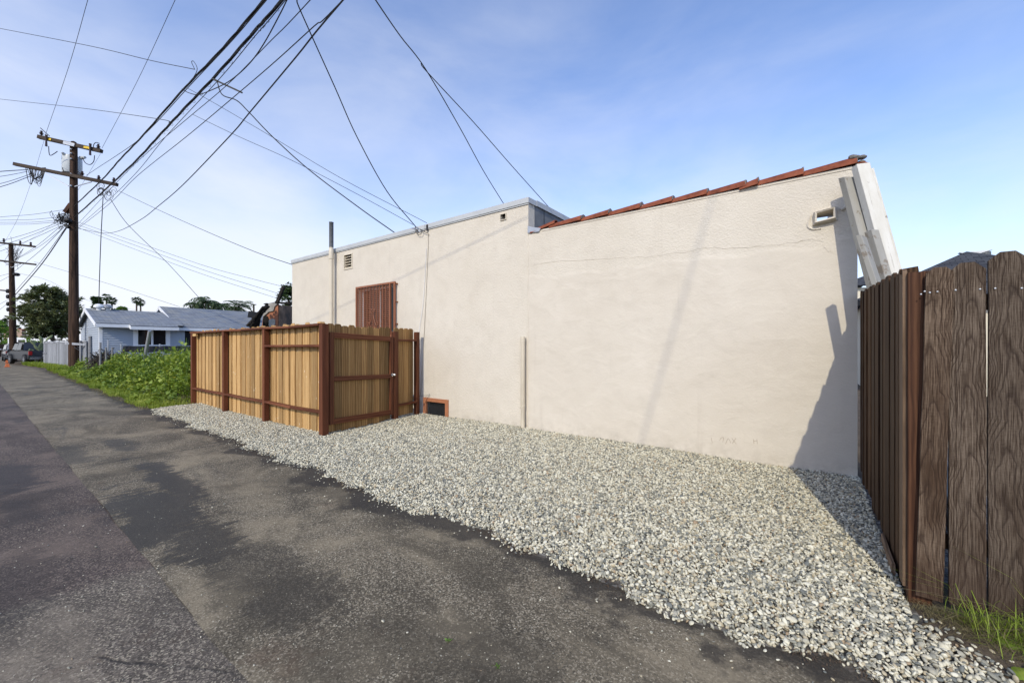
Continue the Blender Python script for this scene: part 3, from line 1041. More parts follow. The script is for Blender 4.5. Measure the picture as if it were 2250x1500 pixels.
# ------------------------------------------------------------------ stucco building
def wall_grid(mb, o, u, n, us, zs, holes, th, top=True):
    """a wall of thickness th: o origin, u along unit vector, n outward normal; holes = (u0,u1,z0,z1)"""
    o, u, n = Vector(o), Vector(u), Vector(n)
    U = sorted(set(list(us) + [h[0] for h in holes] + [h[1] for h in holes]))
    Z = sorted(set(list(zs) + [h[2] for h in holes] + [h[3] for h in holes]))

    def q(a, z, d):
        return o + u * a + Vector((0, 0, z)) - n * d

    def inh(a, z):
        return any(h[0] < a < h[1] and h[2] < z < h[3] for h in holes)
    for i in range(len(U) - 1):
        for j in range(len(Z) - 1):
            if inh((U[i] + U[i + 1]) / 2, (Z[j] + Z[j + 1]) / 2):
                continue
            for d in (0, th):
                mb.poly([q(U[i], Z[j], d), q(U[i + 1], Z[j], d), q(U[i + 1], Z[j + 1], d), q(U[i], Z[j + 1], d)])
    for h in holes:
        for a, b in (((h[0], h[2]), (h[1], h[2])), ((h[1], h[2]), (h[1], h[3])), ((h[1], h[3]), (h[0], h[3])), ((h[0], h[3]), (h[0], h[2]))):
            mb.poly([q(a[0], a[1], 0), q(b[0], b[1], 0), q(b[0], b[1], th), q(a[0], a[1], th)])
    for a, b in (((U[0], Z[0]), (U[0], Z[-1])), ((U[0], Z[-1]), (U[-1], Z[-1])), ((U[-1], Z[-1]), (U[-1], Z[0]))):
        mb.poly([q(a[0], a[1], 0), q(b[0], b[1], 0), q(b[0], b[1], th), q(a[0], a[1], th)])
    return mb


XL, XM, XR = -12.83, -4.02, 0.45
ZL, ZR = 4.06, 3.53
bld = thing('stucco_building', (XL, YW, 0), 'long cream stucco building with flat left roof and terracotta coping on the right', 'building')
WIN = (-9.24, -7.76, 1.80, 2.96)
VEN = (-9.93, -9.56, 3.55, 3.90)
CRW = (-6.72, -6.09, -0.1, 0.33)
SC1 = (-4.64, -4.52, 3.86, 3.96)
SC2 = (0.085, 0.235, 2.965, 3.055)
w = MB()
wall_grid(w, (0, YW, 0), (1, 0, 0), (0, -1, 0), (XL, XM), (-0.3, ZL), [WIN, VEN, CRW, SC1], 0.2)
w.build('front_wall', M['stucco'], bld)
w = MB()
wall_grid(w, (0, YW - 0.006, 0), (1, 0, 0), (0, -1, 0), (XM + 0.002, XR), (-0.3, ZR), [SC2], 0.2)
w.build('front_wall', M['stucco'], bld)
w = MB()
w.box((XL, YW + 0.201, -0.3), (XL + 0.2, 15, ZL))
w.build('end_wall', M['stucco'], bld)
w = MB()
w.box((XR - 0.2, YW + 0.196, -0.3), (XR, 9.0, ZR))
w.build('end_wall', M['stucco'], bld)
w = MB()
w.box((XM - 0.2, YW + 0.202, 2.2), (XM, 15, ZL))
w.build('parapet_return', M['felt'], bld)
w = MB()
w.box((XL + 0.201, YW + 0.202, ZL - 0.35), (XM - 0.201, 15, ZL - 0.15))
w.build('flat_roof', M['felt'], bld)
w = MB()
w.box((XM + 0.002, YW + 0.198, 2.55), (XR - 0.202, 8.0, 2.62))
w.build('flat_roof', M['felt'], bld)
# metal drip edge on the left block, in lengths with small gaps
xs = [XL - 0.03, -10.38, -7.05, -6.72, XM + 0.03]
for a, b in zip(xs[:-1], xs[1:]):
    w = MB()
    w.box((a + 0.006, YW - 0.03, ZL - 0.005), (b - 0.006, YW + 0.24, ZL + 0.09))
    w.box((a + 0.012, YW - 0.018, ZL - 0.03), (b - 0.012, YW - 0.012, ZL - 0.006))
    w.build('drip_edge', M['flash'], bld)
w = MB()
w.box((XM - 0.21, YW + 0.243, ZL + 0.002), (XM + 0.03, 15, ZL + 0.104))
w.build('drip_edge', M['flash'], bld)
w = MB()
w.box((XL - 0.03, YW + 0.243, ZL + 0.002), (XL + 0.21, 15, ZL + 0.104))
w.build('drip_edge', M['flash'], bld)
# torn felt seam on the return
w = MB()
w.box((XM + 0.001, YW + 0.52, 3.5), (XM + 0.006, YW + 0.535, ZL))
w.build('felt_lap', M['black'], bld)


# terracotta coping tiles, each lapping the next
def tile_mesh(L, r0, r1, sag=0.0):
    rings = []
    k = 9
    for s_, (u, r) in enumerate(((0, r0), (L * 0.5, (r0 + r1) / 2), (L, r1))):
        outer = [Vector((u, -r * math.cos(math.pi * j / (k - 1)) * 1.15, r * math.sin(math.pi * j / (k - 1)) * 0.92)) for j in range(k)]
        inner = [Vector((u, -(r - 0.018) * math.cos(math.pi * j / (k - 1)) * 1.15, (r - 0.018) * math.sin(math.pi * j / (k - 1)) * 0.92)) for j in reversed(range(k))]
        rings.append(outer + inner)
    return MB().loft(rings)


tpx = [1212, 1276, 1336, 1406, 1476, 1553, 1638, 1667, 1766, 1884]
tx = [P(a, 450, Y=5.9).x for a in tpx]
yc = YW + 0.085
for i in range(len(tx) - 1):
    L = tx[i + 1] - tx[i] + 0.07
    m = tile_mesh(L, 0.092, 0.118)
    me = newmesh('tile', m.v, m.f, True)
    bm = bmesh.new()
    bm.from_mesh(me)
    bmesh.ops.recalc_face_normals(bm, faces=bm.faces)
    bm.to_mesh(me)
    bm.free()
    me.set_sharp_from_angle(angle=math.radians(35))
    tilt = math.atan2(0.022, L)
    dz = 0.012 if i == 6 else 0.0
    o = place('tile', me, M['tile'], bld, (tx[i] - 0.07, yc - (0.02 if i == 6 else 0), ZR - 0.005 - dz),
              Quaternion((0, 1, 0), -tilt) @ Quaternion((0, 0, 1), random.uniform(-0.012, 0.012)))
    # mortar packed in the open end
    m = MB()
    n = 7
    e = Vector((tx[i + 1] - 0.015, yc, ZR + 0.018))
    m.poly([e + Vector((0, -0.108 * math.cos(math.pi * j / n) * 1.1, 0.10 * math.sin(math.pi * j / n) * random.uniform(0.8, 1.0))) for j in range(n + 1)])
    m2 = MB().prism([p for p in m.v], (0.022, 0, 0))
    m2.build('mortar', M['mortar'], o)
# the broken first tile lying against the parapet, with its flashing
m = tile_mesh(0.50, 0.075, 0.095)
me = newmesh('tile', m.v, m.f, True)
me.set_sharp_from_angle(angle=math.radians(35))
place('tile', me, M['tile'], bld, (XM + 0.05, yc - 0.035, ZR - 0.035), Quaternion((0, 1, 0), -0.19) @ Quaternion((0, 0, 1), 0.08), label='broken tile tipped against the parapet')
m = MB()
m.prism([(XM + 0.003, YW - 0.03, ZR - 0.02), (XM + 0.24, YW - 0.035, ZR - 0.035), (XM + 0.28, YW - 0.03, ZR + 0.02), (XM + 0.1, YW - 0.025, ZR + 0.07), (XM + 0.003, YW - 0.025, ZR + 0.11)], (0, 0.022, 0))
m.build('flashing', M['metal'], bld)
# mortar cap at the right end of the coping
m = MB()
e = Vector((XR + 0.01, YW + 0.08, ZR + 0.09))
for k in range(7):
    m.sphere(e + Vector((random.uniform(-0.07, 0.05), random.uniform(-0.08, 0.1), random.uniform(-0.01, 0.035))), random.uniform(0.03, 0.05), 7, 5, (1.2, 1, 0.7))
m.build('mortar_cap', M['mortar'], bld, smooth=True)
m = tile_mesh(0.12, 0.07, 0.08)
me = newmesh('tile', m.v, m.f, True)
place('tile', me, M['tile'], bld, (XR + 0.03, YW + 0.06, ZR - 0.01), Quaternion((0, 0, 1), 1.45))
# thin mortar line under the coping
m = MB()
pts = []
x = XM + 0.3
m.box((XM + 0.3, YW - 0.014, ZR - 0.03), (XR - 0.05, YW + 0.03, ZR - 0.001))
m.build('mortar_bed', M['stucco'], bld)

# louvred vent
v = MB()
x0, x1, z0, z1 = VEN
for a, b in (((x0 - 0.02, z0 - 0.03), (x1 + 0.02, z0)), ((x0 - 0.02, z1), (x1 + 0.02, z1 + 0.015)), ((x0 - 0.015, z0), (x0 + 0.01, z1)), ((x1 - 0.01, z0), (x1 + 0.015, z1))):
    v.box((a[0], YW - 0.018, a[1]), (b[0], YW + 0.05, b[1]))
vent = v.build('louvre_vent', M['pipecream'], bld)
for k in range(5):
    zz = z0 + 0.02 + k * (z1 - z0) / 5
    s_ = MB().prism([(x0 + 0.011, YW + 0.0, zz), (x0 + 0.011, YW + 0.006, zz - 0.012), (x0 + 0.011, YW + 0.075, zz + 0.03), (x0 + 0.011, YW + 0.07, zz + 0.042)], (x1 - x0 - 0.022, 0, 0))
    s_.build('slat', M['pipecream'], vent)
MB().box((x0, YW + 0.12, z0), (x1, YW + 0.125, z1)).build('backing', M['darkvoid'], vent)

# barred window
x0, x1, z0, z1 = WIN
win = MB()
for a, b in (((x0, z0), (x0 + 0.05, z1)), ((x1 - 0.05, z0), (x1, z1)), ((x0 + 0.05, z1 - 0.05), (x1 - 0.05, z1)), ((x0 + 0.05, z0), (x1 - 0.05, z0 + 0.05)), (((x0 + x1) / 2 - 0.02, z0 + 0.05), ((x0 + x1) / 2 + 0.02, z1 - 0.05))):
    win.box((a[0], YW + 0.09, a[1]), (b[0], YW + 0.14, b[1]))
window = win.build('window', M['white'], bld)
MB().box((x0 + 0.03, YW + 0.11, z0 + 0.03), (x1 - 0.03, YW + 0.118, z1 - 0.03)).build('pane', M['glassdark'], window)
MB().box((x0 + 0.01, YW + 0.16, z0), (x1 - 0.01, YW + 0.165, z1)).build('curtain', plain('pale_curtain', (0.30, 0.27, 0.25), 0.9, 0, 0.4, 16), window)
gx0, gx1, gz0, gz1 = -9.29, -7.71, 1.72, 3.0
yg = YW - 0.075
g = MB()
g.box((gx0, yg, gz1 - 0.04), (gx1, yg + 0.04, gz1))
g.box((gx0, yg, gz0), (gx1, yg + 0.04, gz0 + 0.04))
g.box((gx0, yg - 0.002, gz0 + 0.04), (gx0 + 0.04, yg + 0.038, gz1 - 0.04))
g.box((gx1 - 0.04, yg - 0.002, gz0 + 0.04), (gx1, yg + 0.038, gz1 - 0.04))
g.box((gx0 + 0.01, yg + 0.041, gz1 - 0.16), (gx0 + 0.03, YW, gz1 - 0.13))
for z_ in (gz1 - 0.03, gz1 - 0.45, gz0 + 0.32):
    g.box((gx1 - 0.03, yg + 0.039, z_ - 0.03), (gx1 + 0.035, YW + 0.0, z_ - 0.01))
    g.tube([(gx1 + 0.012, yg - 0.004, z_ - 0.05), (gx1 + 0.012, yg - 0.004, z_ + 0.01)], 0.011, 6)
grille = g.build('security_grille', M['copper'], bld)
leafx1 = gx1 - 0.22
nb = 11
bm_ = bar_mesh(0.016, 0.016, gz1 - gz0 - 0.08, 0.003)
for k in range(nb):
    x_ = gx0 + 0.10 + (leafx1 - gx0 - 0.10) * k / (nb - 1)
    place('bar', bm_, M['copper'], grille, (x_, yg + 0.018, gz0 + 0.04))
MB().box((leafx1 + 0.02, yg - 0.006, gz0 + 0.04), (leafx1 + 0.055, yg + 0.034, gz1 - 0.04)).build('leaf_stile', M['copper'], grille)
# scrollwork
sc = MB()
cx_ = (gx0 + leafx1) / 2 + 0.05


def spiral(c, r, a0, turns, sgn):
    return [Vector((c[0] + sgn * r * (1 - 0.75 * k / 20) * math.cos(a0 + turns * 6.283 * k / 20), yg - 0.004, c[1] + r * (1 - 0.75 * k / 20) * math.sin(a0 + turns * 6.283 * k / 20))) for k in range(21)]


for sgn in (-1, 1):
    sc.tube(catmull([(cx_ + sgn * 0.02, yg - 0.004, 2.34), (cx_ + sgn * 0.05, yg - 0.004, 2.18), (cx_ + sgn * 0.13, yg - 0.004, 2.02)], 6), 0.007, 5)
    sc.tube(spiral((cx_ + sgn * 0.06, 2.37), 0.05, math.pi, 1.2, sgn), 0.007, 5)
    sc.tube(spiral((cx_ + sgn * 0.17, 2.03), 0.06, 0, 1.2, sgn), 0.007, 5)
    sc.tube(spiral((cx_ + sgn * 0.07, 1.93), 0.055, 0, 1.3, sgn), 0.007, 5)
sc.build('scrollwork', M['copper'], grille)
# expanded metal screen behind the bars
sm_ = MB()
z_ = gz0 + 0.06
while z_ < gz1 - 0.06:
    sm_.box((gx0 + 0.05, yg + 0.034, z_), (leafx1 + 0.02, yg + 0.037, z_ + 0.010))
    z_ += 0.045
x_ = gx0 + 0.06
while x_ < leafx1:
    sm_.box((x_, yg + 0.0375, gz0 + 0.05), (x_ + 0.006, yg + 0.0395, gz1 - 0.05))
    x_ += 0.03
sm_.build('mesh_screen', M['copper'], grille)

# crawl-space vent in its terracotta frame
x0, x1, z0, z1 = CRW
c_ = MB()
for a, b in (((x0 - 0.07, z0 - 0.02), (x0 + 0.02, z1 + 0.05)), ((x1 - 0.02, z0 - 0.02), (x1 + 0.07, z1 + 0.05)), ((x0 + 0.021, z1 - 0.03), (x1 - 0.021, z1 + 0.048))):
    c_.box((a[0], YW - 0.022, a[1]), (b[0], YW + 0.03, b[1]))
cv = c_.build('crawl_vent', M['copper2'], bld)
MB().box((x0, YW + 0.10, z0), (x1, YW + 0.105, z1)).build('backing', M['darkvoid'], cv)
s_ = MB()
for k in range(15):
    zz = -0.02 + k * 0.023
    s_.box((x0 + 0.02, YW + 0.015, zz), (x1 - 0.02, YW + 0.02, zz + 0.006))
for k in range(26):
    xx = x0 + 0.03 + k * 0.022
    s_.box((xx, YW + 0.021, -0.05), (xx + 0.003, YW + 0.024, z1 - 0.031))
s_.build('wire_screen', plain('dark_screen', (0.05, 0.053, 0.058), 0.5, 0.4), cv)

# scuppers
m = MB()
x0, x1, z0, z1 = SC1
m.box((x0 - 0.012, YW - 0.02, z0 - 0.012), (x0, YW + 0.1, z1 + 0.012))
m.box((x1, YW - 0.02, z0 - 0.012), (x1 + 0.012, YW + 0.1, z1 + 0.012))
m.box((x0, YW - 0.02, z1), (x1, YW + 0.1, z1 + 0.012))
m.box((x0, YW - 0.02, z0 - 0.012), (x1, YW + 0.1, z0))
scup = m.build('scupper', M['pipecream'], bld)
MB().box((x0, YW + 0.15, z0), (x1, YW + 0.155, z1)).build('backing', M['darkvoid'], scup)
# stucco-lipped scupper on the right: an uneven plastered surround standing proud
x0, x1, z0, z1 = SC2
cxs, czs = (x0 + x1) / 2, (z0 + z1) / 2
rings = []
for rr, yy in ((1.0, YW + 0.03), (1.0, YW - 0.075), (1.22, YW - 0.085), (1.36, YW - 0.06), (1.42, YW - 0.02), (1.55, YW - 0.004)):
    ring = []
    for a, b in ((-1, -1), (0, -1.02), (1, -1), (1, 0), (1, 1), (0, 1.02), (-1, 1), (-1, 0)):
        jx, jz = (random.uniform(-0.008, 0.008), random.uniform(-0.008, 0.008)) if rr > 1.3 else (0, 0)
        k = 0.075 * (rr - 1)
        ring.append(Vector((cxs + a * ((x1 - x0) / 2 + k) + jx, yy + random.uniform(-0.004, 0.004), czs + b * ((z1 - z0) / 2 + k) + jz + (cxs + a * 0.1 - cxs) * 0.12)))
    rings.append(ring)
m = MB()
m.loft(rings, True, False)
m.build('scupper', M['stucco'], bld, smooth=True, label='stucco-lipped overflow scupper below the roof tiles')
m = MB()
m.tube(catmull([(x1 + 0.07, YW - 0.02, z1 + 0.0), (x1 + 0.12, YW - 0.018, z1 + 0.03), (x1 + 0.17, YW - 0.01, z1 + 0.035)], 6), [0.02] * 6 + [0.015] * 7, 7)
m.build('plaster_smear', M['stucco'], bld, smooth=True)
m = MB()
m.tube(catmull([(x0 - 0.06, YW - 0.012, z1), (x0 - 0.085, YW - 0.012, z0 - 0.03), (x0 - 0.04, YW - 0.012, z0 - 0.085), (x0 + 0.04, YW - 0.01, z0 - 0.09)], 6), 0.011, 6)
m.build('plaster_smear', M['stucco'], bld, smooth=True)

# vent pipe, painted below and bare above
pv = P(728, 600, Y=YW - 0.14)
m = MB()
m.lathe((pv.x, pv.y, 0), [(0.054, 0.0), (0.054, 4.0), (0.054, 4.15)], 16)
vp = m.build('vent_pipe', M['pipecream'], bld, smooth=True, origin=(pv.x, pv.y, 0))
MB().lathe((pv.x, pv.y, 0), [(0.056, 4.15), (0.056, 4.81), (0.060, 4.815), (0.060, 4.83), (0.045, 4.83), (0.045, 4.6)], 16).build('bare_pipe_end', M['pipegrey'], vp, smooth=True)
MB().lathe((pv.x, pv.y, 0), [(0.055, 3.83), (0.066, 3.84), (0.066, 3.98), (0.062, 4.10), (0.055, 4.11)], 16).build('collar', M['pipecream'], vp, smooth=True)
# downspout stub
pd = P(1149, 840, Y=YW - 0.075)
m = MB()
m.lathe((pd.x, pd.y, 0), [(0.038, -0.02), (0.038, 0.38), (0.041, 0.385), (0.041, 1.60), (0.043, 1.61), (0.043, 1.665), (0.035, 1.665), (0.035, 1.4)], 16)
ds = m.build('downspout', M['pipecream'], bld, smooth=True, origin=(pd.x, pd.y, 0))
for z_, tl in ((1.585, 0.0), (0.42, 0.03)):
    q = MB()
    q.loft([[Vector((pd.x + 0.0455 * math.cos(a), pd.y + 0.0455 * math.sin(a), z_ + h_ + tl * math.cos(a))) for a in np.linspace(0, 2 * math.pi, 16, endpoint=False)] for h_ in (-0.012, 0.012)])
    q.box((pd.x - 0.085, pd.y + 0.03, z_ - 0.012 - tl), (pd.x - 0.045, pd.y + 0.036, z_ + 0.012 - tl))
    q.box((pd.x - 0.088, pd.y + 0.03, z_ - 0.006 - tl), (pd.x - 0.08, YW, z_ + 0.004 - tl))
    q.build('strap', M['pipecream'], ds)
# plaster joint between the two blocks
m = MB()
pts = [(XM + random.uniform(-0.006, 0.006), YW - 0.004, z_) for z_ in np.linspace(0, 3.5, 30)]
m.tube(pts, [random.uniform(0.004, 0.011) for _ in pts], 5)
m.build('plaster_joint', M['stucco'], bld)
# plaster ledge left by the smooth patch
pts = [P(a, b, Y=YW - 0.008) for a, b in ((1163, 583), (1210, 576), (1270, 572), (1330, 569), (1400, 566), (1450, 560), (1510, 553), (1545, 545), (1600, 545), (1680, 540), (1740, 533), (1800, 527), (1812, 545), (1830, 556))]
pts = [p + Vector((0, 0, random.uniform(-0.012, 0.012))) for p in catmull(pts, 6)]
MB().tube(pts, [random.uniform(0.0006, 0.004) for _ in pts], 5).build('plaster_ridge', M['stucco'], bld)

# ------------------------------------------------------------------ red and cedar enclosure
YF = 3.45
post_x = [-12.78, -10.62, -8.53]
CP = Vector((-6.37, YF, 0))
enc = thing('timber_enclosure', (-9.6, YF + 0.1, 0), 'three-bay cedar board enclosure with red-brown posts and rails beside the gravel', 'fence')
for x_ in post_x:
    bar('post', (x_, YF, -0.2), (x_, YF, 1.825), 0.095, 0.095, M['red'], enc, up=(0, 1, 0))
bar('post', (CP.x, CP.y, -0.2), (CP.x, CP.y, 1.86), 0.11, 0.11, M['red'], enc, up=(0, 1, 0), label='stout corner post beside the gate')
allx = post_x + [CP.x]
for i in range(3):
    a, b = allx[i] + 0.049, allx[i + 1] - 0.049 - (0.008 if i == 2 else 0)
    n = 6
    # bottom rail sags a little
    zb = 0.415
    mid = (a + b) / 2
    for p, q in (((a, zb), (mid, zb - 0.012)), ((mid, zb - 0.012), (b, zb))):
        bar('rail', (p[0] + 0.0005, YF, p[1]), (q[0] - 0.0005, YF, q[1]), 0.088, 0.04, M['red'], enc, up=(0, 0, 1))
    za, zc = (1.845, 1.832) if i < 2 else (1.868, 1.868)
    bar('cap_rail', (allx[i] - (0.06 if i == 0 else -0.003), YF - 0.0, 1.846), (mid, YF, 1.836), 0.125, 0.038, M['red'], enc, up=(0, 0, 1))
    bar('cap_rail', (mid + 0.001, YF, 1.836), (allx[i + 1] - (0.058 if i == 2 else 0.003), YF, 1.846 + (0.008 if i == 2 else 0)), 0.125, 0.038, M['red'], enc, up=(0, 0, 1))
bar('rail', (allx[2] + 0.049, YF, 1.50), (CP.x - 0.057, YF, 1.505), 0.088, 0.04, M['red'], enc, up=(0, 0, 1))
bar('block', (allx[0] + 0.1, YF - 0.02, 1.78), (allx[0] + 0.34, YF - 0.02, 1.78), 0.05, 0.07, M['cedar'], enc)

# board meshes: several slightly different edges, shared
BW = 0.142


def board_mesh(w, h, th, ear=0.03, jit=0.0, seed=0):
    r = random.Random(seed)
    e = ear
    L = [(-w / 2 + r.uniform(-jit, jit), h * k / 6) for k in range(6)]
    Rr = [(w / 2 + r.uniform(-jit, jit), h * k / 6) for k in range(6)]
    top = [(w / 2, h - e), (w / 2 - e, h), (-w / 2 + e, h), (-w / 2, h - e)] if e > 0 else [(w / 2, h), (-w / 2, h)]
    poly = Rr + top + L[::-1]
    m = MB().prism([(x, -th / 2, z) for x, z in poly], (0, th, 0))
    me = newmesh('board', m.v, m.f)
    bm = bmesh.new()
    bm.from_mesh(me)
    bmesh.ops.recalc_face_normals(bm, faces=bm.faces)
    bm.to_mesh(me)
    bm.free()
    return me


cb = [board_mesh(BW + 0.01 * k, 1.86 + 0.008 * j, 0.016, 0.03, 0.002, 10 * k + j) for k in range(3) for j in range(2)]
k = 0
x_ = -12.72
while x_ < CP.x - 0.10:
    me = cb[random.randrange(6)]
    yo = YF + 0.065 + (0.018 if k % 2 else 0.0)
    low = 0.03 + (random.uniform(-0.03, 0.02))
    if -8.0 < x_ < -7.2:
        low += 0.02
    place('board', me, M['cedar'], enc, (x_, yo, low - 0.005), Quaternion((0, 0, 1), random.uniform(-0.05, 0.05)) @ Quaternion((0, 1, 0), random.uniform(-0.006, 0.006)))
    x_ += random.uniform(0.105, 0.142)
    k += 1

# gate and the short panel towards the wall, on a line angled back from the corner post
GD = Vector((-0.186, 1, 0)).normalized()
GN = Vector((1, 0.186, 0)).normalized()     # the side we see
g0 = CP + GD * 0.075
qg = basis((0, 0, 0), (0, 0, 1), -GN)


def gp(s_, z_, out=0.0):
    return Vector((g0.x, g0.y, 0)) + GD * s_ + GN * out + Vector((0, 0, z_))


gate = thing('wooden_gate', gp(0.8, 0), 'cedar gate with mitred red-brown frame and round knob next to stout corner post', 'gate')
GL = 1.50
sag = -0.05


def gz(s_, z_):
    return z_ + sag * s_ / GL


fw = 0.09
up = GN
bar('frame_stile', gp(0.045, 0.20, 0.03), gp(0.045, 1.73, 0.03), fw, 0.04, M['red'], gate, up=up)
bar('frame_stile', gp(GL - 0.045, gz(GL, 0.20), 0.03), gp(GL - 0.045, gz(GL, 1.73), 0.03), fw, 0.04, M['red'], gate, up=up)
for z_ in (1.685, 0.955, 0.245):
    a, b = (0.091, GL - 0.091)
    bar('frame_rail', gp(a, gz(a, z_), 0.03), gp(b, gz(b, z_), 0.03), fw if z_ != 0.955 else 0.08, 0.038, M['red'], gate, up=up)
gb = [board_mesh(BW, 1.80, 0.016, 0.03, 0.001, 50 + j) for j in range(3)]
s_ = 0.06
k = 0
while s_ < GL - 0.01:
    hh = random.uniform(0.04, 0.07)
    place('board', gb[k % 3], M['gatewood'], gate, gp(s_, hh + 0.01 + sag * s_ / GL * 0.3, -0.004), qg)
    s_ += BW + 0.004
    k += 1
m = MB()
kp = gp(GL - 0.06, gz(GL, 0.985), 0.052)
m.tube([kp, kp + GN * 0.02], 0.03, 12)
m.tube([kp + GN * 0.02, kp + GN * 0.045], 0.012, 8)
m.sphere(kp + GN * 0.065, 0.03, 10, 7)
m.build('door_knob', M['chrome'], gate, smooth=True)
pan = thing('fence_panel', gp(1.9, 0), 'narrow cedar panel with two red-brown posts between gate and stucco wall', 'fence')
bar('post', gp(GL + 0.075, -0.2, 0.01), gp(GL + 0.075, 1.79, 0.01), 0.10, 0.10, M['red'], pan, up=up)
bar('post', gp(2.26, -0.2, 0.0), gp(2.26, 1.80, 0.0), 0.09, 0.09, M['red'], pan, up=up)
for k in range(4):
    place('board', gb[k % 3], M['gatewood'], pan, gp(GL + 0.20 + k * (BW + 0.004), 0.07, -0.065), qg)
for z_ in (1.62, 0.30):
    bar('rail', gp(GL + 0.127, z_, 0.0), gp(2.213, z_, 0.0), 0.038, 0.088, M['red'], pan, up=up)
m = MB()
pts = [gp(2.31, z_, 0.02 + random.uniform(-0.008, 0.008)) for z_ in np.linspace(0.45, 1.78, 40)]
for i in range(0, 40, 1):
    if random.random() < 0.45:
        m.sphere(pts[i], random.uniform(0.006, 0.014), 5, 4, (1, 1, 2))
m.build('foam_filler', M['white'], pan, kind='stuff')

# foil-wrapped pipe stub and thin cables by the wall
fp = P(914, 905, Y=YW - 0.16)
m = MB()
rings = []
for k in range(12):
    z_ = -0.02 + 0.46 * k / 11
    r = 0.055 - 0.02 * abs(k / 11 - 0.6) + 0.012 * math.sin(k * 2.1)
    c0 = Vector((fp.x + 0.03 * math.sin(k * 0.5) - 0.02 * k / 11, fp.y, z_))
    rings.append([c0 + Vector((r * math.cos(a) * random.uniform(0.75, 1.15), r * math.sin(a) * random.uniform(0.75, 1.15), random.uniform(-0.01, 0.01))) for a in np.linspace(0, 6.283, 9, endpoint=False)])
m.loft(rings)
foil = NT('crumpled_foil_wrap')
foil.fin(foil.ramp(foil.noise(foil.objco(), 14, 4), [(0.35, (0.22, 0.20, 0.15)), (0.6, (0.55, 0.53, 0.48))]), 0.35, None, 0.5)
m.build('wrapped_pipe', foil.m, label='crumpled foil-wrapped pipe stub in gravel beside the fence panel', cat='pipe')


def cable(name, pts, r, mat, label, cat='cable', group=None, n=8, k=5):
    m = MB().tube(catmull(pts, n), r, k)
    return m.build(name, mat, None, smooth=True, label=label, cat=cat, group=group)


tan = plain('tan_cable', (0.33, 0.28, 0.20), 0.6)
cable('wall_cable', [P(941, 512, Y=YW - 0.02), P(940, 560, Y=YW - 0.012), P(934, 690, Y=YW - 0.012), P(926, 840, Y=YW - 0.012), P(921, 880, Y=YW - 0.02), P(924, 915, Y=YW - 0.03)], 0.0045, tan, 'thin tan cable running down the stucco wall above the crawl vent')
cable('wall_cable', [P(937, 545, Y=YW - 0.012), P(930, 660, Y=YW - 0.02), P(919, 740, Y=YW - 0.03), P(909, 850, Y=YW - 0.08), P(904, 885, Y=YW - 0.12)], 0.0045, M['white'], 'thin white cable hanging down the stucco wall to the foil-wrapped pipe')
cable('loose_wire', [P(910, 880, Y=YW - 0.1), P(920, 871, Y=YW - 0.06), P(938, 868, Y=YW - 0.05), P(944, 866, Y=YW - 0.03), P(936, 880, Y=YW - 0.04), P(932, 895, Y=YW - 0.05), P(936, 910, Y=YW - 0.06)], 0.003, M['wire'], 'fine dark wire looping over the corner of the terracotta vent frame', 'wire')

# ------------------------------------------------------------------ weathered fence on the right
XFN = 0.475
side = thing('weathered_side_fence', (XFN, 4.6, 0), 'dark weathered board fence running back from alley to the stucco wall', 'fence')
sb_ = [board_mesh(0.14 + 0.005 * (j % 3), 1.98 + 0.02 * (j % 4), 0.017, 0.03, 0.0035, 100 + j) for j in range(6)]
qs = basis((0, 0, 0), (0, 0, 1), (1, 0, 0))
y_ = YW - 0.07
k = 0
while y_ > 3.40:
    f_ = (YW - y_) / 2.6
    zt = 2.10 - 0.13 * f_
    me = sb_[k % 6]
    place('board', me, M['brownboard'], side, (XFN + (0.012 if k % 2 else 0.0) + random.uniform(-0.006, 0.006), y_, zt - (1.98 + 0.02 * ((k % 6) % 4)) + random.uniform(-0.012, 0.012)),
          qs @ Quaternion((0, 0, 1), random.uniform(-0.04, 0.04)) @ Quaternion((0, 1, 0), random.uniform(-0.004, 0.004)))
    y_ -= 0.127 + random.uniform(0, 0.005)
    k += 1
# lowest rail behind and the pale end board
for z_ in (0.35, 1.72):
    bar('rail', (XFN + 0.06, 3.35, z_), (XFN + 0.06, YW - 0.1, z_ + 0.12), 0.038, 0.085, M['brownboard'], side)
place('board', board_mesh(0.10, 1.88, 0.02, 0.02, 0.004, 133), M['palepost'], side, (XFN - 0.012, 3.345, 0.08), qs, label='paler end board at the fence corner')
bar('base_board', (XFN - 0.03, 3.55, 0.05), (XFN - 0.02, 4.1, 0.04), 0.02, 0.09, M['palepost'], side)
m = MB()
m.beam((XFN - 0.03, 3.335, 1.945), (XFN + 0.05, 3.325, 1.955), 0.02, 0.03)
m.build('nailed_scrap', M['brownboard'], side)

YN = 3.24
front = thing('weathered_front_fence', (0.8, YN, 0.05), 'grey-brown weathered dog-ear boards facing the alley at the right edge', 'fence')
bar('post', (0.522, YN + 0.072, 0.0), (0.522, YN + 0.072, 1.93), 0.10, 0.10, M['redpost'], front, up=(0, 1, 0), label='reddish unpainted corner post')
spec = [(0.553, 0.108, 1.865, 0.075, -0.022, 0.0), (0.700, 0.136, 1.885, 0.07, 0.0, 0.0), (0.842, 0.136, 1.915, 0.08, 0.0, -0.006), (0.987, 0.138, 1.90, 0.08, 0.0, 0.004), (1.139, 0.14, 1.89, 0.08, 0.0, 0.0), (1.285, 0.14, 1.90, 0.08, 0.0, 0.0), (1.43, 0.14, 1.90, 0.08, 0.0, 0.0), (1.575, 0.14, 1.90, 0.08, 0.0, 0.0)] + [(1.72 + 0.145 * j, 0.138, 1.89 + 0.02 * (j % 3), 0.08, 0.0, 0.003 * (j % 2)) for j in range(14)]
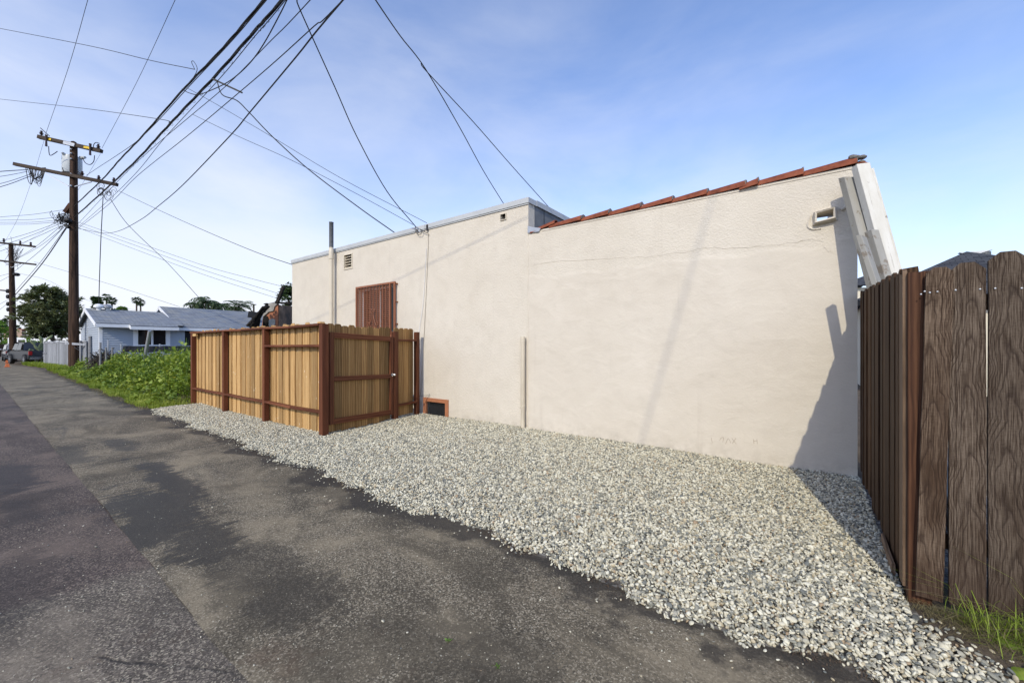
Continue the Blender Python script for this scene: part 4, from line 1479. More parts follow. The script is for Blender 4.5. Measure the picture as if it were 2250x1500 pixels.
for i, (cx, wd, h, z0, tl, yo) in enumerate(spec):
    me = board_mesh(wd, h, 0.019, 0.042 if i else 0.03, 0.0022, 200 + i)
    place('board', me, M['weathered'], front, (cx - tl * 0, YN + yo - (0.012 if i == 0 else 0), z0), Quaternion((0, 1, 0), -tl), label='narrow board leaning beside the corner post' if i == 0 else None)
for z_ in (0.4, 1.74):
    bar('rail', (0.60, YN + 0.05, z_), (3.72, YN + 0.05, z_), 0.038, 0.088, M['brownboard'], front, up=(0, 0, 1))
sm = MB()
sm.lathe((0, 0, 0), [(0.0045, 0), (0.0045, 0.003), (0.002, 0.004)], 8)
sme = newmesh('screw', sm.v, sm.f)
for i, (cx, wd, h, z0, tl, yo) in enumerate(spec[:4]):
    for dx in ((-0.035, -0.02, 0.0, 0.03) if i == 0 else (-0.045, 0.045)):
        place('screw', sme, M['metal'], front, (cx + dx, YN + yo - 0.011 - (0.012 if i == 0 else 0), 1.80 + random.uniform(-0.01, 0.01)), basis((0, 0, 0), (0, -1, 0)))

# ------------------------------------------------------------------ old timbers leaning on the wall behind that fence
def lean(name, top, foot, w_, d_, mat, label, upv, cut=0.0):
    top, foot = Vector(top), Vector(foot)
    L = (top - foot).length
    a, b = w_ / 2, d_ / 2
    m = MB().loft([[Vector((-a, -b, 0)), Vector((a, -b, 0)), Vector((a, b, 0)), Vector((-a, b, 0))], [Vector((-a, -b, L - cut)), Vector((a, -b, L - cut * 0.2)), Vector((a, b, L)), Vector((-a, b, L - cut * 0.8))]])
    me = newmesh(name, m.v, m.f)
    bm = bmesh.new()
    bm.from_mesh(me)
    bmesh.ops.recalc_face_normals(bm, faces=bm.faces)
    bmesh.ops.bevel(bm, geom=list(bm.edges), offset=0.004, segments=1, affect='EDGES')
    bm.to_mesh(me)
    bm.free()
    return place(name, me, mat, None, foot, basis(foot, top, upv), label=label, cat='timber', group='old timbers leaning on the wall')


def foot_of(top, mid, z=0.0):
    top, mid = Vector(top), Vector(mid)
    k = (top.z - z) / (top.z - mid.z)
    return top + (mid - top) * k


tA = P(1862, 385, Y=5.70)
mA = P(1919, 600, Y=5.46)
lean('leaning_timber', tA, foot_of(tA, mA), 0.085, 0.14, M['oldpaint_shaded'], 'beige weathered timber with chamfered top, leftmost of those leaning on the wall', (-1, -0.5, 0.3), 0.06)
tB = P(1890, 362, Y=5.62)
mB = P(1955, 600, Y=5.40)
lean('leaning_timber', tB, foot_of(tB, mB), 0.10, 0.12, M['oldpaint'], 'broad white-painted timber, tallest of those leaning on the wall', (-1, -0.35, 0.3), 0.02)
tC = P(1891, 517, Y=5.12)
mC = P(1925, 620, Y=5.03)
lean('leaning_timber', tC, foot_of(tC, mC), 0.045, 0.10, M['oldpaint_shaded'], 'short grey board leaning lowest, in front of the other white timbers', (-0.6, -1, 0.3), 0.02)
tD = P(1914, 505, Y=5.42)
mD = P(1944, 610, Y=5.27)
lean('leaning_timber', tD, foot_of(tD, mD), 0.09, 0.07, M['oldpaint_shaded'], 'dirty cream timber overlapping the broad white one on its lower half', (-1, -0.5, 0.3), 0.03)
tE = P(1913, 372, Y=5.72)
mE = P(1972, 585, Y=5.52)
lean('leaning_timber', tE, foot_of(tE, mE), 0.10, 0.04, M['oldpaint'], 'thin white plank leaning behind the broad white timber', (-1, 0.1, 0.3), 0.02)

# faint scribble scratched into the paint low on the wall
scr = plain('scratch_tan', (0.36, 0.29, 0.22), 0.9)
for st_ in (((1563, 961), (1565, 973)), ((1581, 968), (1584, 962), (1590, 961), (1588, 971)), ((1594, 975), (1600, 963), (1606, 973)), ((1608, 962), (1618, 975)), ((1617, 962), (1609, 974)), ((1655, 964), (1657, 974)), ((1663, 964), (1664, 975)), ((1656, 969), (1664, 968))):
    MB().tube(catmull([P(a, b, Y=YW - 0.0075) for a, b in st_], 4), 0.0022, 4).build('scratch_mark', scr, bld)
# dirt, twigs and leaf crumbs washed against the asphalt edge
n = 4200
gx = rng.uniform(-9, 0.9, n)
gy = np.array([edge_y(x) for x in gx]) - np.abs(rng.normal(0, 0.07, n)) + 0.03
cl_n = np.sin(gx * 2.7) + np.sin(gx * 6.1 + 1) > 0.1
gx, gy = gx[cl_n], gy[cl_n]
n = len(gx)
Vb, Fb = blade_arrays(np.stack([gx, gy, np.full(n, 0.003)], 1), rng.uniform(0.003, 0.010, n), rng.uniform(0.003, 0.007, n), rng.uniform(1.5, 5.0, n))
np_mesh('edge_litter', Vb, Fb, plain('brown_crumbs', (0.075, 0.05, 0.03), 0.95, 0, 0.5, 40), label='brown twigs and crumbs along the edge between asphalt and gravel', cat='litter', kind='stuff')

# chips of pale aggregate standing out of the worn asphalt near the viewer
n = 8000
X = rng.uniform(-5.5, 1.2, n)
Y = rng.uniform(0.05, 2.35, n)
kk = rng.random(n) < 1.25 / (0.5 + np.hypot(X, Y))
X, Y = X[kk], Y[kk]
Z = np.array([0.0 + 0.006 * math.sin(x * 1.1 + y * 2) + 0.004 * math.sin(3.1 * x - 1.7 * y) if y > YS else 0.007 + 0.005 * math.sin(x * 0.9 + y) for x, y in zip(X, Y)])
scatter('asphalt_aggregate', np.stack([X, Y, Z - 0.0004], 1), rng.gamma(3.0, 0.0007, len(X)) + 0.0007, 'tiny pale stone chips showing in the worn asphalt', 'stone chips')

# ------------------------------------------------------------------ roofs with shingle coordinates
def roofquad(name, pts, mat, parent, th=0.06, **kw):
    """a roof plane from eave-left, eave-right, top-right, top-left, with thickness and courses in its UV"""
    a, b, c, d = [Vector(p) for p in pts]
    n = (b - a).cross(d - a).normalized()
    if n.z < 0:
        n = -n
    u = (b - a).normalized()
    vdir = n.cross(u)
    top = [a, b, c, d]
    bot = [p - n * th for p in top]
    o0 = sum(top, Vector()) / 4
    me = newmesh(name, [p - o0 for p in top + bot], [(0, 1, 2, 3), (7, 6, 5, 4), (0, 4, 5, 1), (1, 5, 6, 2), (2, 6, 7, 3), (3, 7, 4, 0)])
    uv = me.uv_layers.new(name='UVMap')
    for lp in me.loops:
        p = me.vertices[lp.vertex_index].co + o0
        uv.data[lp.index].uv = ((p - a).dot(u), (p - a).dot(vdir))
    return place(name, me, mat, parent, o0, **kw)


def siding(mb, p0, p1, z0, z1, n, lap=0.13):
    """real lapped boards along p0-p1"""
    p0, p1, n = Vector(p0), Vector(p1), Vector(n)
    z = z0
    while z < z1 - 1e-3:
        t_ = min(z + lap, z1)
        a, b = Vector((p0.x, p0.y, z)), Vector((p1.x, p1.y, z))
        a2, b2 = Vector((p0.x, p0.y, t_)), Vector((p1.x, p1.y, t_))
        mb.prism([a, a + n * 0.045, a2 + n * 0.006, a2], b - a)
        z = t_
    return mb


# ------------------------------------------------------------------ blue house
HX = -33.0
hy0 = 4.52
house = thing('blue_house', (HX, hy0, 0), 'blue-grey lap-sided house with shingled gable roofs and white trim beyond the weeds', 'house')
ez = 2.72
m = MB()
wx0, wx1, wz0, wz1 = P(303, 740, X=HX).y, P(364, 740, X=HX).y, 1.58, 2.60
y_end1 = 8.35
siding(m, (HX, hy0), (HX, wx0 - 0.2), 0, ez, (1, 0, 0))
siding(m, (HX, wx1 + 0.2), (HX, y_end1 - 0.03), 0, ez, (1, 0, 0))
siding(m, (HX, wx0 - 0.19), (HX, wx1 + 0.19), 0, wz0 - 0.04, (1, 0, 0))
siding(m, (HX, wx0 - 0.19), (HX, wx1 + 0.19), wz1 + 0.05, ez, (1, 0, 0))
m.build('siding', M['siding'], house)
m = MB()
siding(m, (HX - 0.52, y_end1), (HX - 0.52, 20), 0, ez + 0.05, (1, 0, 0))
m.build('siding', M['siding'], house)
hxb = -39.2
m = MB()
siding(m, (HX, hy0), (hxb, hy0), 0, ez, (0, -1, 0))
# gable triangle boards
z = ez
rz = 3.74
while z < rz - 0.1:
    k0, k1 = (z - ez) / (rz - ez), (min(z + 0.13, rz) - ez) / (rz - ez)
    xm = (HX + hxb) / 2
    hw = (HX - hxb) / 2
    m.prism([(xm + hw * (1 - k0), hy0 - 0.028, z), (xm - hw * (1 - k0), hy0 - 0.028, z), (xm - hw * (1 - k1), hy0 - 0.006, z + 0.13), (xm + hw * (1 - k1), hy0 - 0.006, z + 0.13)], (0, 0.05, 0))
    z += 0.13
m.build('siding', M['siding'], house)
MB().box((hxb, hy0 + 0.02, 0), (HX - 0.03, 20, ez - 0.02)).build('wall_core', M['darkvoid'], house)
# corner boards
for x_, y_ in ((HX + 0.03, hy0 - 0.03), (hxb - 0.02, hy0 - 0.03)):
    MB().box((x_ - 0.12, y_ - 0.012, 0), (x_ + 0.012, y_ + 0.13, ez - 0.06)).build('corner_board', M['white'], house)
MB().box((HX - 0.012, y_end1 - 0.03, 0), (HX + 0.04, y_end1 + 0.09, ez - 0.06)).build('corner_board', M['siding'], house)
# window
m = MB()
wf = HX + 0.045
m.box((wf - 0.05, wx0 - 0.22, wz0 - 0.06), (wf, wx0, wz1 + 0.06))
m.box((wf - 0.05, wx1, wz0 - 0.06), (wf, wx1 + 0.22, wz1 + 0.06))
m.box((wf - 0.052, wx0, wz0 - 0.08), (wf + 0.02, wx1, wz0))
m.box((wf - 0.052, wx0, wz1), (wf - 0.002, wx1, wz1 + 0.06))
m.box((wf - 0.04, (wx0 + wx1) / 2 - 0.05, wz0), (wf - 0.005, (wx0 + wx1) / 2 + 0.05, wz1))
hw_ = m.build('window', M['white'], house)
for a, b in ((wx0, (wx0 + wx1) / 2 - 0.05), ((wx0 + wx1) / 2 + 0.05, wx1)):
    MB().box((wf - 0.06, a + 0.002, wz0 + 0.002), (wf - 0.045, b - 0.002, wz1 - 0.002)).build('pane', M['glassdark'], hw_)
# roofs: main gable, ridge parallel to Y
xm = (HX + hxb) / 2
ov = 0.45
sl = 0.29
zr = 3.84


def zat(x):
    return zr - abs(x - xm) * sl


ye = hy0 - 0.22
r1 = roofquad('roof', [(HX + ov, ye, zat(HX + ov)), (HX + ov, 8.3, zat(HX + ov)), (xm, 8.3, zr), (xm, ye, zr)], M['shingle'], house)
roofquad('roof', [(hxb - ov, ye, zat(hxb - ov)), (hxb - ov, 8.3, zat(hxb - ov)), (xm, 8.3, zr), (xm, ye, zr)], M['shingle'], house)
# lower run over the window
yb0, yb1 = P(287, 715, X=HX + 0.8).y, P(393, 715, X=HX + 0.8).y
roofquad('roof', [(HX + ov + 0.38, yb0, zat(HX + ov + 0.38) + 0.003), (HX + ov + 0.38, yb1, zat(HX + ov + 0.38) + 0.003), (HX + ov - 0.05, yb1, zat(HX + ov - 0.05) + 0.004), (HX + ov - 0.05, yb0, zat(HX + ov - 0.05) + 0.004)], M['shingle'], house)
for (x_, a, b, dz) in ((HX + ov + 0.015, ye, yb0, 0.0), (HX + ov + 0.395, yb0, yb1, 0.0)):
    zz = zat(x_) - 0.03
    MB().box((x_ - 0.02, a, zz - 0.19), (x_ + 0.02, b, zz)).build('fascia', M['white'], house)
MB().prism([(HX + ov, yb0 - 0.01, zat(HX + ov) - 0.22), (HX + ov, yb0 - 0.01, zat(HX + ov) - 0.03), (HX + ov + 0.39, yb0 - 0.01, zat(HX + ov + 0.39) - 0.03), (HX + ov + 0.39, yb0 - 0.01, zat(HX + ov + 0.39) - 0.22)], (0, 0.03, 0)).build('fascia', M['white'], house)
for sx in (1, -1):
    e_ = Vector((xm + sx * ((HX - hxb) / 2 + ov), ye - 0.02, zat(HX + ov) - 0.12))
    t_ = Vector((xm, ye - 0.02, zr - 0.10))
    MB().beam(e_, t_, 0.04, 0.2, (0, 0, 1)).build('barge_board', M['white'], house)
# rear, higher gable
x2b, x2f = -41.2, -33.05
xm2 = (x2b + x2f) / 2
z2r = 4.32
sl2 = (z2r - 2.72) / ((x2f - x2b) / 2 + 0.35)
y2 = 8.05
for sx, xe in ((1, x2f + 0.35), (-1, x2b - 0.35)):
    ze = z2r - abs(xe - xm2) * sl2
    roofquad('roof', [(xe, y2 if sx < 0 else 8.31, ze), (xe, 21, ze), (xm2, 21, z2r), (xm2, y2, z2r)] if sx < 0 else [(xe, y2, ze), (xe, 21, ze), (xm2, 21, z2r), (xm2, y2, z2r)], M['shingle'], house)
    MB().beam((xe, y2 - 0.02, ze - 0.13), (xm2, y2 - 0.02, z2r - 0.10), 0.04, 0.2, (0, 0, 1)).build('barge_board', M['white'], house)
    if sx > 0:
        MB().box((xe - 0.015, yb1 + 0.02, ze - 0.22), (xe + 0.025, 21, ze - 0.03)).build('fascia', M['white'], house)
MB().prism([(x2f - 0.4, 8.36, 2.7), (x2b, 8.36, 2.7), (xm2, 8.36, z2r - 0.12)], (0, 0.1, 0)).build('gable_wall', M['siding'], house)
for px_, c_ in ((217, M['copper2']), (236, M['metal'])):
    p = P(px_, 680, X=xm + 0.2)
    MB().lathe((p.x, p.y, zr - 0.15), [(0.12, 0), (0.12, 0.18), (0.24, 0.22), (0.25, 0.32), (0.17, 0.42), (0.05, 0.46)], 12).build('roof_vent', c_ if px_ == 236 else M['white'], house, smooth=True)
MB().beam(P(545, 690, t=31), P(565, 693, t=31), 0.02, 0.5).build('roof_flap', M['shingle2'], house)

# ------------------------------------------------------------------ chain-link fence with privacy screen
cf0, cf1 = Vector((-29.2, 4.3, 0)), Vector((-29.2, 9.2, 0))
cl = thing('chain_link_fence', cf0, 'chain-link fence topped with charcoal privacy screen in front of the blue house', 'fence')
for f_ in (0.0, 0.1, 0.42, 0.72, 1.0):
    p = cf0.lerp(cf1, f_)
    MB().tube([p + Vector((0, 0, -0.1)), p + Vector((0, 0, 1.62 if f_ > 0.05 else 1.8))], 0.035, 8).build('post', M['metal'], cl, smooth=True)
MB().tube([cf0 + Vector((0, 0, 1.5)), cf1 + Vector((0, 0, 1.5))], 0.022, 6).build('top_rail', M['metal'], cl)
V = []
sc_ = MB()
ny = 40
ring0 = []
for i in range(ny + 1):
    y = cf0.y + 0.55 + (cf1.y - cf0.y - 0.55) * i / ny
    ring0.append([Vector((-29.16 + 0.02 * math.sin(i * 1.3), y, 1.50 + 0.012 * math.sin(i * 0.9))), Vector((-29.15 + 0.02 * math.sin(i * 1.3 + 1), y, 1.15 + 0.04 * math.sin(i * 0.6)))])
sc_.loft(ring0, False, False)
sc_.build('privacy_screen', M['screen'], cl)
ml = MB()
L_ = cf1.y - cf0.y
s_ = -1.2
while s_ < L_:
    for sg in (1, -1):
        a, b = (s_, 0.1), (s_ + 1.35, 1.45)
        if sg < 0:
            a, b = (s_ + 1.35, 0.1), (s_, 1.45)
        ml.beam((-29.2 - 0.006 * sg, cf0.y + a[0], a[1]), (-29.2 - 0.006 * sg, cf0.y + b[0], b[1]), 0.007, 0.007, (1, 0, 0))
    s_ += 0.11
ml.build('wire_mesh', M['metal'], cl)

# brush pile and stakes against the chain-link
br = MB()
for i in range(260):
    c0 = Vector((-28.8 + random.uniform(-0.5, 0.4), 4.25 + random.uniform(-0.55, 0.75), random.uniform(0.1, 1.3) * random.uniform(0.6, 1)))
    d_ = Vector((random.gauss(0, 0.5), random.gauss(0, 0.5), random.gauss(0, 0.55))).normalized() * random.uniform(0.25, 0.6)
    br.tube([c0 - d_, c0, c0 + d_ + Vector((0, 0, -0.05))], random.uniform(0.008, 0.022), 4)
br.build('brush_pile', plain('dead_twigs', (0.06, 0.048, 0.038), 0.9, 0, 0.4), label='heap of dark dead branches against the chain-link fence', cat='brush')
STK = plain('grey_stake_wood', (0.20, 0.195, 0.19), 0.85, 0, 0.3)
for px_, top, lb in ((199, 738, 'grey pipe post standing behind the heap of dead branches'), (220, 752, 'thin grey stake beside the heap of dead branches'), (233, 763, 'left of two short split stakes in the weeds before the window'), (246, 763, 'right of two short split stakes in the weeds before the window')):
    sxp = -29.7 if px_ == 199 else -28.0
    p = P(px_, 790, X=sxp)
    tp = P(px_ + random.uniform(-1, 1), top, X=sxp)
    r_ = 0.075 if px_ == 199 else 0.04
    m = MB().tube([(p.x, p.y, -0.05), tp.lerp(Vector((p.x, p.y, 0)), 0.4), tp], [r_, r_, r_ * 0.95], 8)
    m.build('stake', STK, label=lb, cat='stake', group='stakes in the weeds')
# leaning steel pipe among the weeds
b_ = P(309, 815, t=17.6)
b_.z = 0.0
MB().tube([b_, P(329, 727, t=17.2)], 0.062, 10).build('leaning_pipe', M['metal'], smooth=False, label='grey steel pipe leaning out of the weeds before the house window', cat='pipe')

# ------------------------------------------------------------------ silvered board fence along the alley, far
fa, fb = Vector((-47.6, 3.46, 0)), Vector((-36.4, 4.42, 0))
gf = thing('silvered_board_fence', fa, 'silver-grey vertical board fence behind the nearer utility pole', 'fence')
dv = (fb - fa).normalized()
nn = int((fb - fa).length / 0.3)
gbm = [board_mesh(0.27, 1.78 + 0.03 * j, 0.02, 0, 0.004, 300 + j) for j in range(4)]
qf = Quaternion((0, 0, 1), math.atan2(dv.y, dv.x))
for i in range(nn):
    p = fa + dv * (0.15 + i * 0.3)
    place('board', gbm[i % 4], M['greyfence'], gf, (p.x, p.y, 0.02), qf @ Quaternion((0, 1, 0), random.uniform(-0.006, 0.006)))
sd = Vector((-0.35, 1, 0)).normalized()
for i in range(3):
    p = fa + sd * (0.12 + i * 0.3) + Vector((-0.05, 0, 0))
    place('board', gbm[(i + 1) % 4], M['greyfence'], gf, (p.x, p.y, 0.02), Quaternion((0, 0, 1), math.atan2(sd.y, sd.x)))
off = Vector((dv.y, -dv.x, 0))
bar('top_rail', fa + off * 0.03 + Vector((0, 0, 1.76)), fb + off * 0.03 + Vector((0, 0, 1.80)), 0.03, 0.09, M['greyfence'], gf)
bar('batten', fa + off * 0.03 + Vector((-0.1, 0, 0.95)), fa + off * 0.03 + dv * 0.9 + Vector((0, 0, 0.95)), 0.03, 0.1, M['greyfence'], gf)

# ------------------------------------------------------------------ utility poles
PB = P(162, 812, z=0.0)
PB.z = 0
PT = P(163, 308, t=25.4)


def px_on(px, py):
    """a point on the nearer pole's vertical plane facing us"""
    return P(px, py, t=25.4)


pole = thing('utility_pole', PB, 'tall brown utility pole with transformer and two crossarms beside the weeds', 'utility pole')
zt_ = PT.z - 0.12
m = MB()
prof = []
m.lathe((PB.x, PB.y, 0), [(0.25, -0.2), (0.24, 2.5), (0.215, 7), (0.19, 11), (0.175, zt_ - 0.25), (0.13, zt_), (0.03, zt_ + 0.06)], 14)
m.build('shaft', M['polewood'], pole, smooth=True, origin=(PB.x, PB.y, 0))
DPT = -FX * 0 + 0


def arm(pa, pb, w_, name='crossarm', mat='armwood', par=pole, toward=0.22):
    a, b = px_on(*pa), px_on(*pb)
    sh = Vector((-FX, -FY, 0)) * toward
    return bar(name, a + sh, b + sh, w_, w_ * 1.15, M[mat], par), a + sh, b + sh


up_arm, ua, ub = arm((94, 305), (231, 336), 0.19)
lo_arm, la, lb_ = arm((41, 364), (265, 409), 0.17)
# plate, braces, hardware
pc = px_on(163, 322) + Vector((-FX, -FY, 0)) * 0.36
MB().beam(px_on(153, 319) + Vector((-FX, -FY, 0)) * 0.35, px_on(177, 325) + Vector((-FX, -FY, 0)) * 0.35, 0.04, 0.2).build('arm_plate', M['metal'], pole)
for a, b in (((110, 384), (156, 411)), ((212, 404), (170, 412))):
    MB().beam(px_on(*a) + Vector((-FX, -FY, 0)) * 0.3, px_on(*b) + Vector((-FX, -FY, 0)) * 0.15, 0.04, 0.05).build('arm_brace', M['metal'], pole)
for y_ in (331, 340, 352, 385, 411):
    MB().sphere(px_on(163.5, y_) + Vector((-FX, -FY, 0)) * 0.2, 0.06, 7, 5).build('bolt', M['metal'], pole)
for py_ in (761, 777, 791):
    z_ = P(150, py_, t=25.4).z
    m = MB()
    m.loft([[Vector((PB.x + 0.222 * math.cos(a), PB.y + 0.222 * math.sin(a), z_ + h_)) for a in np.linspace(0, 2 * math.pi, 14, endpoint=False) if True] for h_ in (-0.045, 0.045)], True, False)
    # only the alley-facing half carries the strip
    m2 = MB()
    a0 = math.atan2(-RY, -RX) - 0.3
    m2.loft([[Vector((PB.x + 0.25 * math.cos(a0 + t_), PB.y + 0.25 * math.sin(a0 + t_), z_ + h_)) for t_ in np.linspace(-0.75, 0.75, 8)] for h_ in (-0.045, 0.045)], False, False)
    m2.build('reflective_strip', M['yellow'], pole)
ya = [a for a in ((119, 311), (200, 329))]
for (a, b) in (((116, 310.5), (125, 312.5)), ((196, 328.5), (210, 331.5))):
    MB().beam(px_on(*a) + Vector((-FX, -FY, 0)) * 0.33, px_on(*b) + Vector((-FX, -FY, 0)) * 0.33, 0.01, 0.13).build('warning_label', M['yellow'], pole)


def insulator(px, py, par=pole, d=0.22, s=1.0):
    p = px_on(px, py) + Vector((-FX, -FY, 0)) * d
    return MB().lathe(p, [(0.03 * s, 0), (0.03 * s, 0.10 * s), (0.10 * s, 0.12 * s), (0.04 * s, 0.17 * s), (0.11 * s, 0.21 * s), (0.04 * s, 0.26 * s), (0.07 * s, 0.31 * s), (0.03 * s, 0.36 * s)], 8).build('insulator', M['insul'], par)


for a in ((100, 304), (224, 333), (189, 392), (258, 406), (225, 401)):
    insulator(*a)
for a in ((97, 316, 1), ):
    pass
# fused cutouts
for px_, py_ in ((117, 316), (212, 335)):
    p = px_on(px_, py_) + Vector((-FX, -FY, 0)) * 0.38
    MB().tube([p + Vector((0.05, 0, 0.35)), p, p + Vector((0, 0, -0.35))], [0.07, 0.045, 0.06], 7).build('fuse_cutout', M['insul'], pole)
# transformer can behind the shaft
tc_ = P(158.5, 355, t=26.05)
m = MB()
m.lathe((tc_.x, tc_.y, 0), [(0.44, px_on(159, 373).z), (0.47, px_on(159, 371).z), (0.47, px_on(159, 338).z), (0.45, px_on(159, 335).z), (0.15, px_on(159, 332).z)], 20)
xf = m.build('transformer', M['xfmr'], pole, smooth=True)
for a, b in (((146, 343), (136, 335)), ((178, 347), (187, 346))):
    MB().tube([P(*a, t=25.7), P(*b, t=25.5)], [0.11, 0.07], 8).build('bushing', M['xfmr'], xf)
for pts in (((115, 325), (116, 340), (119, 345), (127, 341), (134, 336)), ((188, 349), (195, 361), (205, 365), (213, 358), (215, 345)), ((97, 285), (107, 294), (117, 303)), ((213, 333), (213, 322), (218, 317), (226, 319)), ((145, 372), (148, 380), (153, 386)), ((177, 378), (184, 385), (190, 388))):
    MB().tube(catmull([px_on(*q) + Vector((-FX, -FY, 0)) * 0.2 for q in pts], 5), 0.022, 5).build('jumper_wire', M['wire'], pole)
# telecom box, wooden standoff and cable clutter
bar('standoff', px_on(144, 467), px_on(157, 449), 0.2, 0.22, M['redpost'], pole)
MB().sphere(px_on(160, 488) + Vector((-FX, -FY, 0)) * 0.28, 0.3, 9, 6, (1.1, 0.7, 0.55)).build('splice_case', M['black'], pole, smooth=True)
MB().beam(px_on(155, 497) + Vector((-FX, -FY, 0)) * 0.3, px_on(162, 503) + Vector((-FX, -FY, 0)) * 0.3, 0.12, 0.16).build('terminal', M['black'], pole)
cl_ = MB()
for i in range(13):
    a = px_on(78 + random.uniform(-12, 12), 372) + Vector((-FX, -FY, 0)) * 0.25
    b = px_on(95 + random.uniform(-14, 18), 372) + Vector((-FX, -FY, 0)) * 0.25
    c0 = (a + b) / 2 + Vector((random.uniform(-0.1, 0.1), 0, -random.uniform(0.6, 1.25)))
    cl_.tube(catmull([a, (a + c0) / 2 + Vector((-0.15, 0, -0.25)), c0, (b + c0) / 2 + Vector((0.15, 0, -0.2)), b], 5), random.uniform(0.010, 0.018), 4)
cl_.build('cable_coil', M['wire'], pole)
cl2 = MB()
for i in range(26):
    cx, cy = random.gauss(143, 7), random.gauss(485, 7)
    pts = [px_on(cx + random.gauss(0, 5), cy + random.gauss(0, 6)) + Vector((-FX, -FY, 0)) * random.uniform(0, 0.35) for _ in range(5)]
    cl2.tube(catmull(pts, 4), random.uniform(0.008, 0.02), 4)
for i in range(16):
    cx, cy = random.choice(((240, 428), (222, 415), (247, 425))), 0
    c0 = px_on(*cx) + Vector((random.uniform(-0.3, 0.3), 0, random.uniform(-0.2, 0.2)))
    r_ = random.uniform(0.1, 0.3)
    pts = [c0 + Vector((RX, RY, 0)) * r_ * math.cos(a) + Vector((0, 0, 1)) * r_ * 1.2 * math.sin(a) for a in np.linspace(0, random.uniform(3.5, 7), 9)]
    cl2.tube(catmull(pts, 3), random.uniform(0.008, 0.014), 4)
cl2.build('cable_clutter', M['wire'], pole)
m = MB().beam(px_on(152, 754) + Vector((-FX, -FY, 0)) * 0.23, px_on(192, 757) + Vector((-FX, -FY, 0)) * 0.1, 0.03, 0.13)
m.build('nailed_board', M['greyfence'], pole)
MB().sphere(px_on(160, 747) + Vector((-FX, -FY, 0)) * 0.22, 0.06, 7, 5).build('tag', M['palepost'], pole)

# the farther pole
P2T = 38.0
P2 = P(29, 760, t=P2T)
P2.z = 0


def p2(px, py):
    return P(px, py, t=P2T)


pole2 = thing('utility_pole', P2, 'farther utility pole with two crossarms at the left edge behind the leafy tree', 'utility pole')
zt2 = p2(25, 533).z
MB().tube([(P2.x, P2.y, -0.2), p2(27, 650), p2(24, 534)], [0.26, 0.2, 0.15], 12).build('shaft', M['polewood'], pole2, smooth=True)
bar('crossarm', p2(-22, 532) + Vector((0.3, 0, 0)), p2(77, 543) + Vector((0.3, 0, 0)), 0.13, 0.16, M['armwood'], pole2)
bar('crossarm', p2(-22, 571) + Vector((0.3, 0, 0)), p2(78, 582) + Vector((0.3, 0, 0)), 0.13, 0.15, M['armwood'], pole2)
bar('crossarm', p2(-10, 637) + Vector((0.3, 0, 0)), p2(22, 640) + Vector((0.3, 0, 0)), 0.1, 0.12, M['armwood'], pole2)
for a, b in (((4, 573), (25, 588)), ((48, 579), (26, 588))):
    MB().beam(p2(*a) + Vector((0.3, 0, 0)), p2(*b) + Vector((0.2, 0, 0)), 0.04, 0.05).build('arm_brace', M['metal'], pole2)
for a in ((8, 533), (44, 538), (67, 541)):
    p = p2(*a) + Vector((0.3, 0, 0))
    MB().lathe(p, [(0.04, 0), (0.1, 0.12), (0.05, 0.2), (0.09, 0.28), (0.03, 0.36)], 7).build('insulator', M['insul'], pole2)
MB().sphere(p2(36, 603), 0.25, 8, 5, (1.3, 1, 0.7)).build('splice_case', M['black'], pole2)
for y_ in (640, 652, 668, 680):
    MB().sphere(p2(24.5 + (y_ - 640) * 0.03, y_) + Vector((-0.0, -0.2, 0)), 0.2, 7, 5, (0.7, 0.7, 1.2)).build('terminal', M['black'], pole2)
m = MB()
for i in range(18):
    pts = [p2(30 + random.gauss(0, 9), 560 + random.gauss(0, 14)) for _ in range(4)]
    m.tube(catmull(pts, 4), 0.012, 4)
m.build('cable_clutter', M['wire'], pole2)

# ------------------------------------------------------------------ overhead wires
WY = 3.72


def wy(pts, Ya=3.87, Yb=WY):
    """points of a wire that hangs above the edge of the alley"""
    out = []
    for i, (a, b) in enumerate(pts):
        out.append(P(a, b, Y=Ya + (Yb - Ya) * i / max(1, len(pts) - 1)))
    return out


def run_on(pts, L=16.0):
    """carry a wire on past the edge of the view along its own line"""
    d_ = (pts[-1] - pts[-2]).normalized()
    d_.z *= 0.35
    return pts + [pts[-1] + d_ * L * 0.4 , pts[-1] + d_ * L]


GW = 'overhead wires on the utility poles'


def wire(pts, r, label, name='overhead_wire', group=GW, n=6, k=5):
    return cable(name, pts, r, M['wire'], label, 'wire', group, n, k)


def strands(pts, r, nst, tw, name, label, ties=0):
    """a lashed bundle of several strands, one thing"""
    base = catmull(pts, 14)
    m = MB()
    for s_ in range(nst):
        q = []
        for i, p in enumerate(base):
            a = 2 * math.pi * s_ / nst + i * tw
            q.append(p + Vector((0, math.cos(a), math.sin(a))) * r * 1.15)
        m.tube(q, r, 5)
    for i in range(ties):
        p = base[int((i + 0.5) * (len(base) - 1) / ties)]
        c0 = p + Vector((0, 0, -r * 3.2))
        m.tube([c0 + Vector((0, math.cos(a), math.sin(a))) * r * 3.2 for a in np.linspace(0, 6.28, 8)], r * 0.25, 4)
    return m.build(name, M['wire'], None, smooth=True, label=label, cat='wire', group=GW)


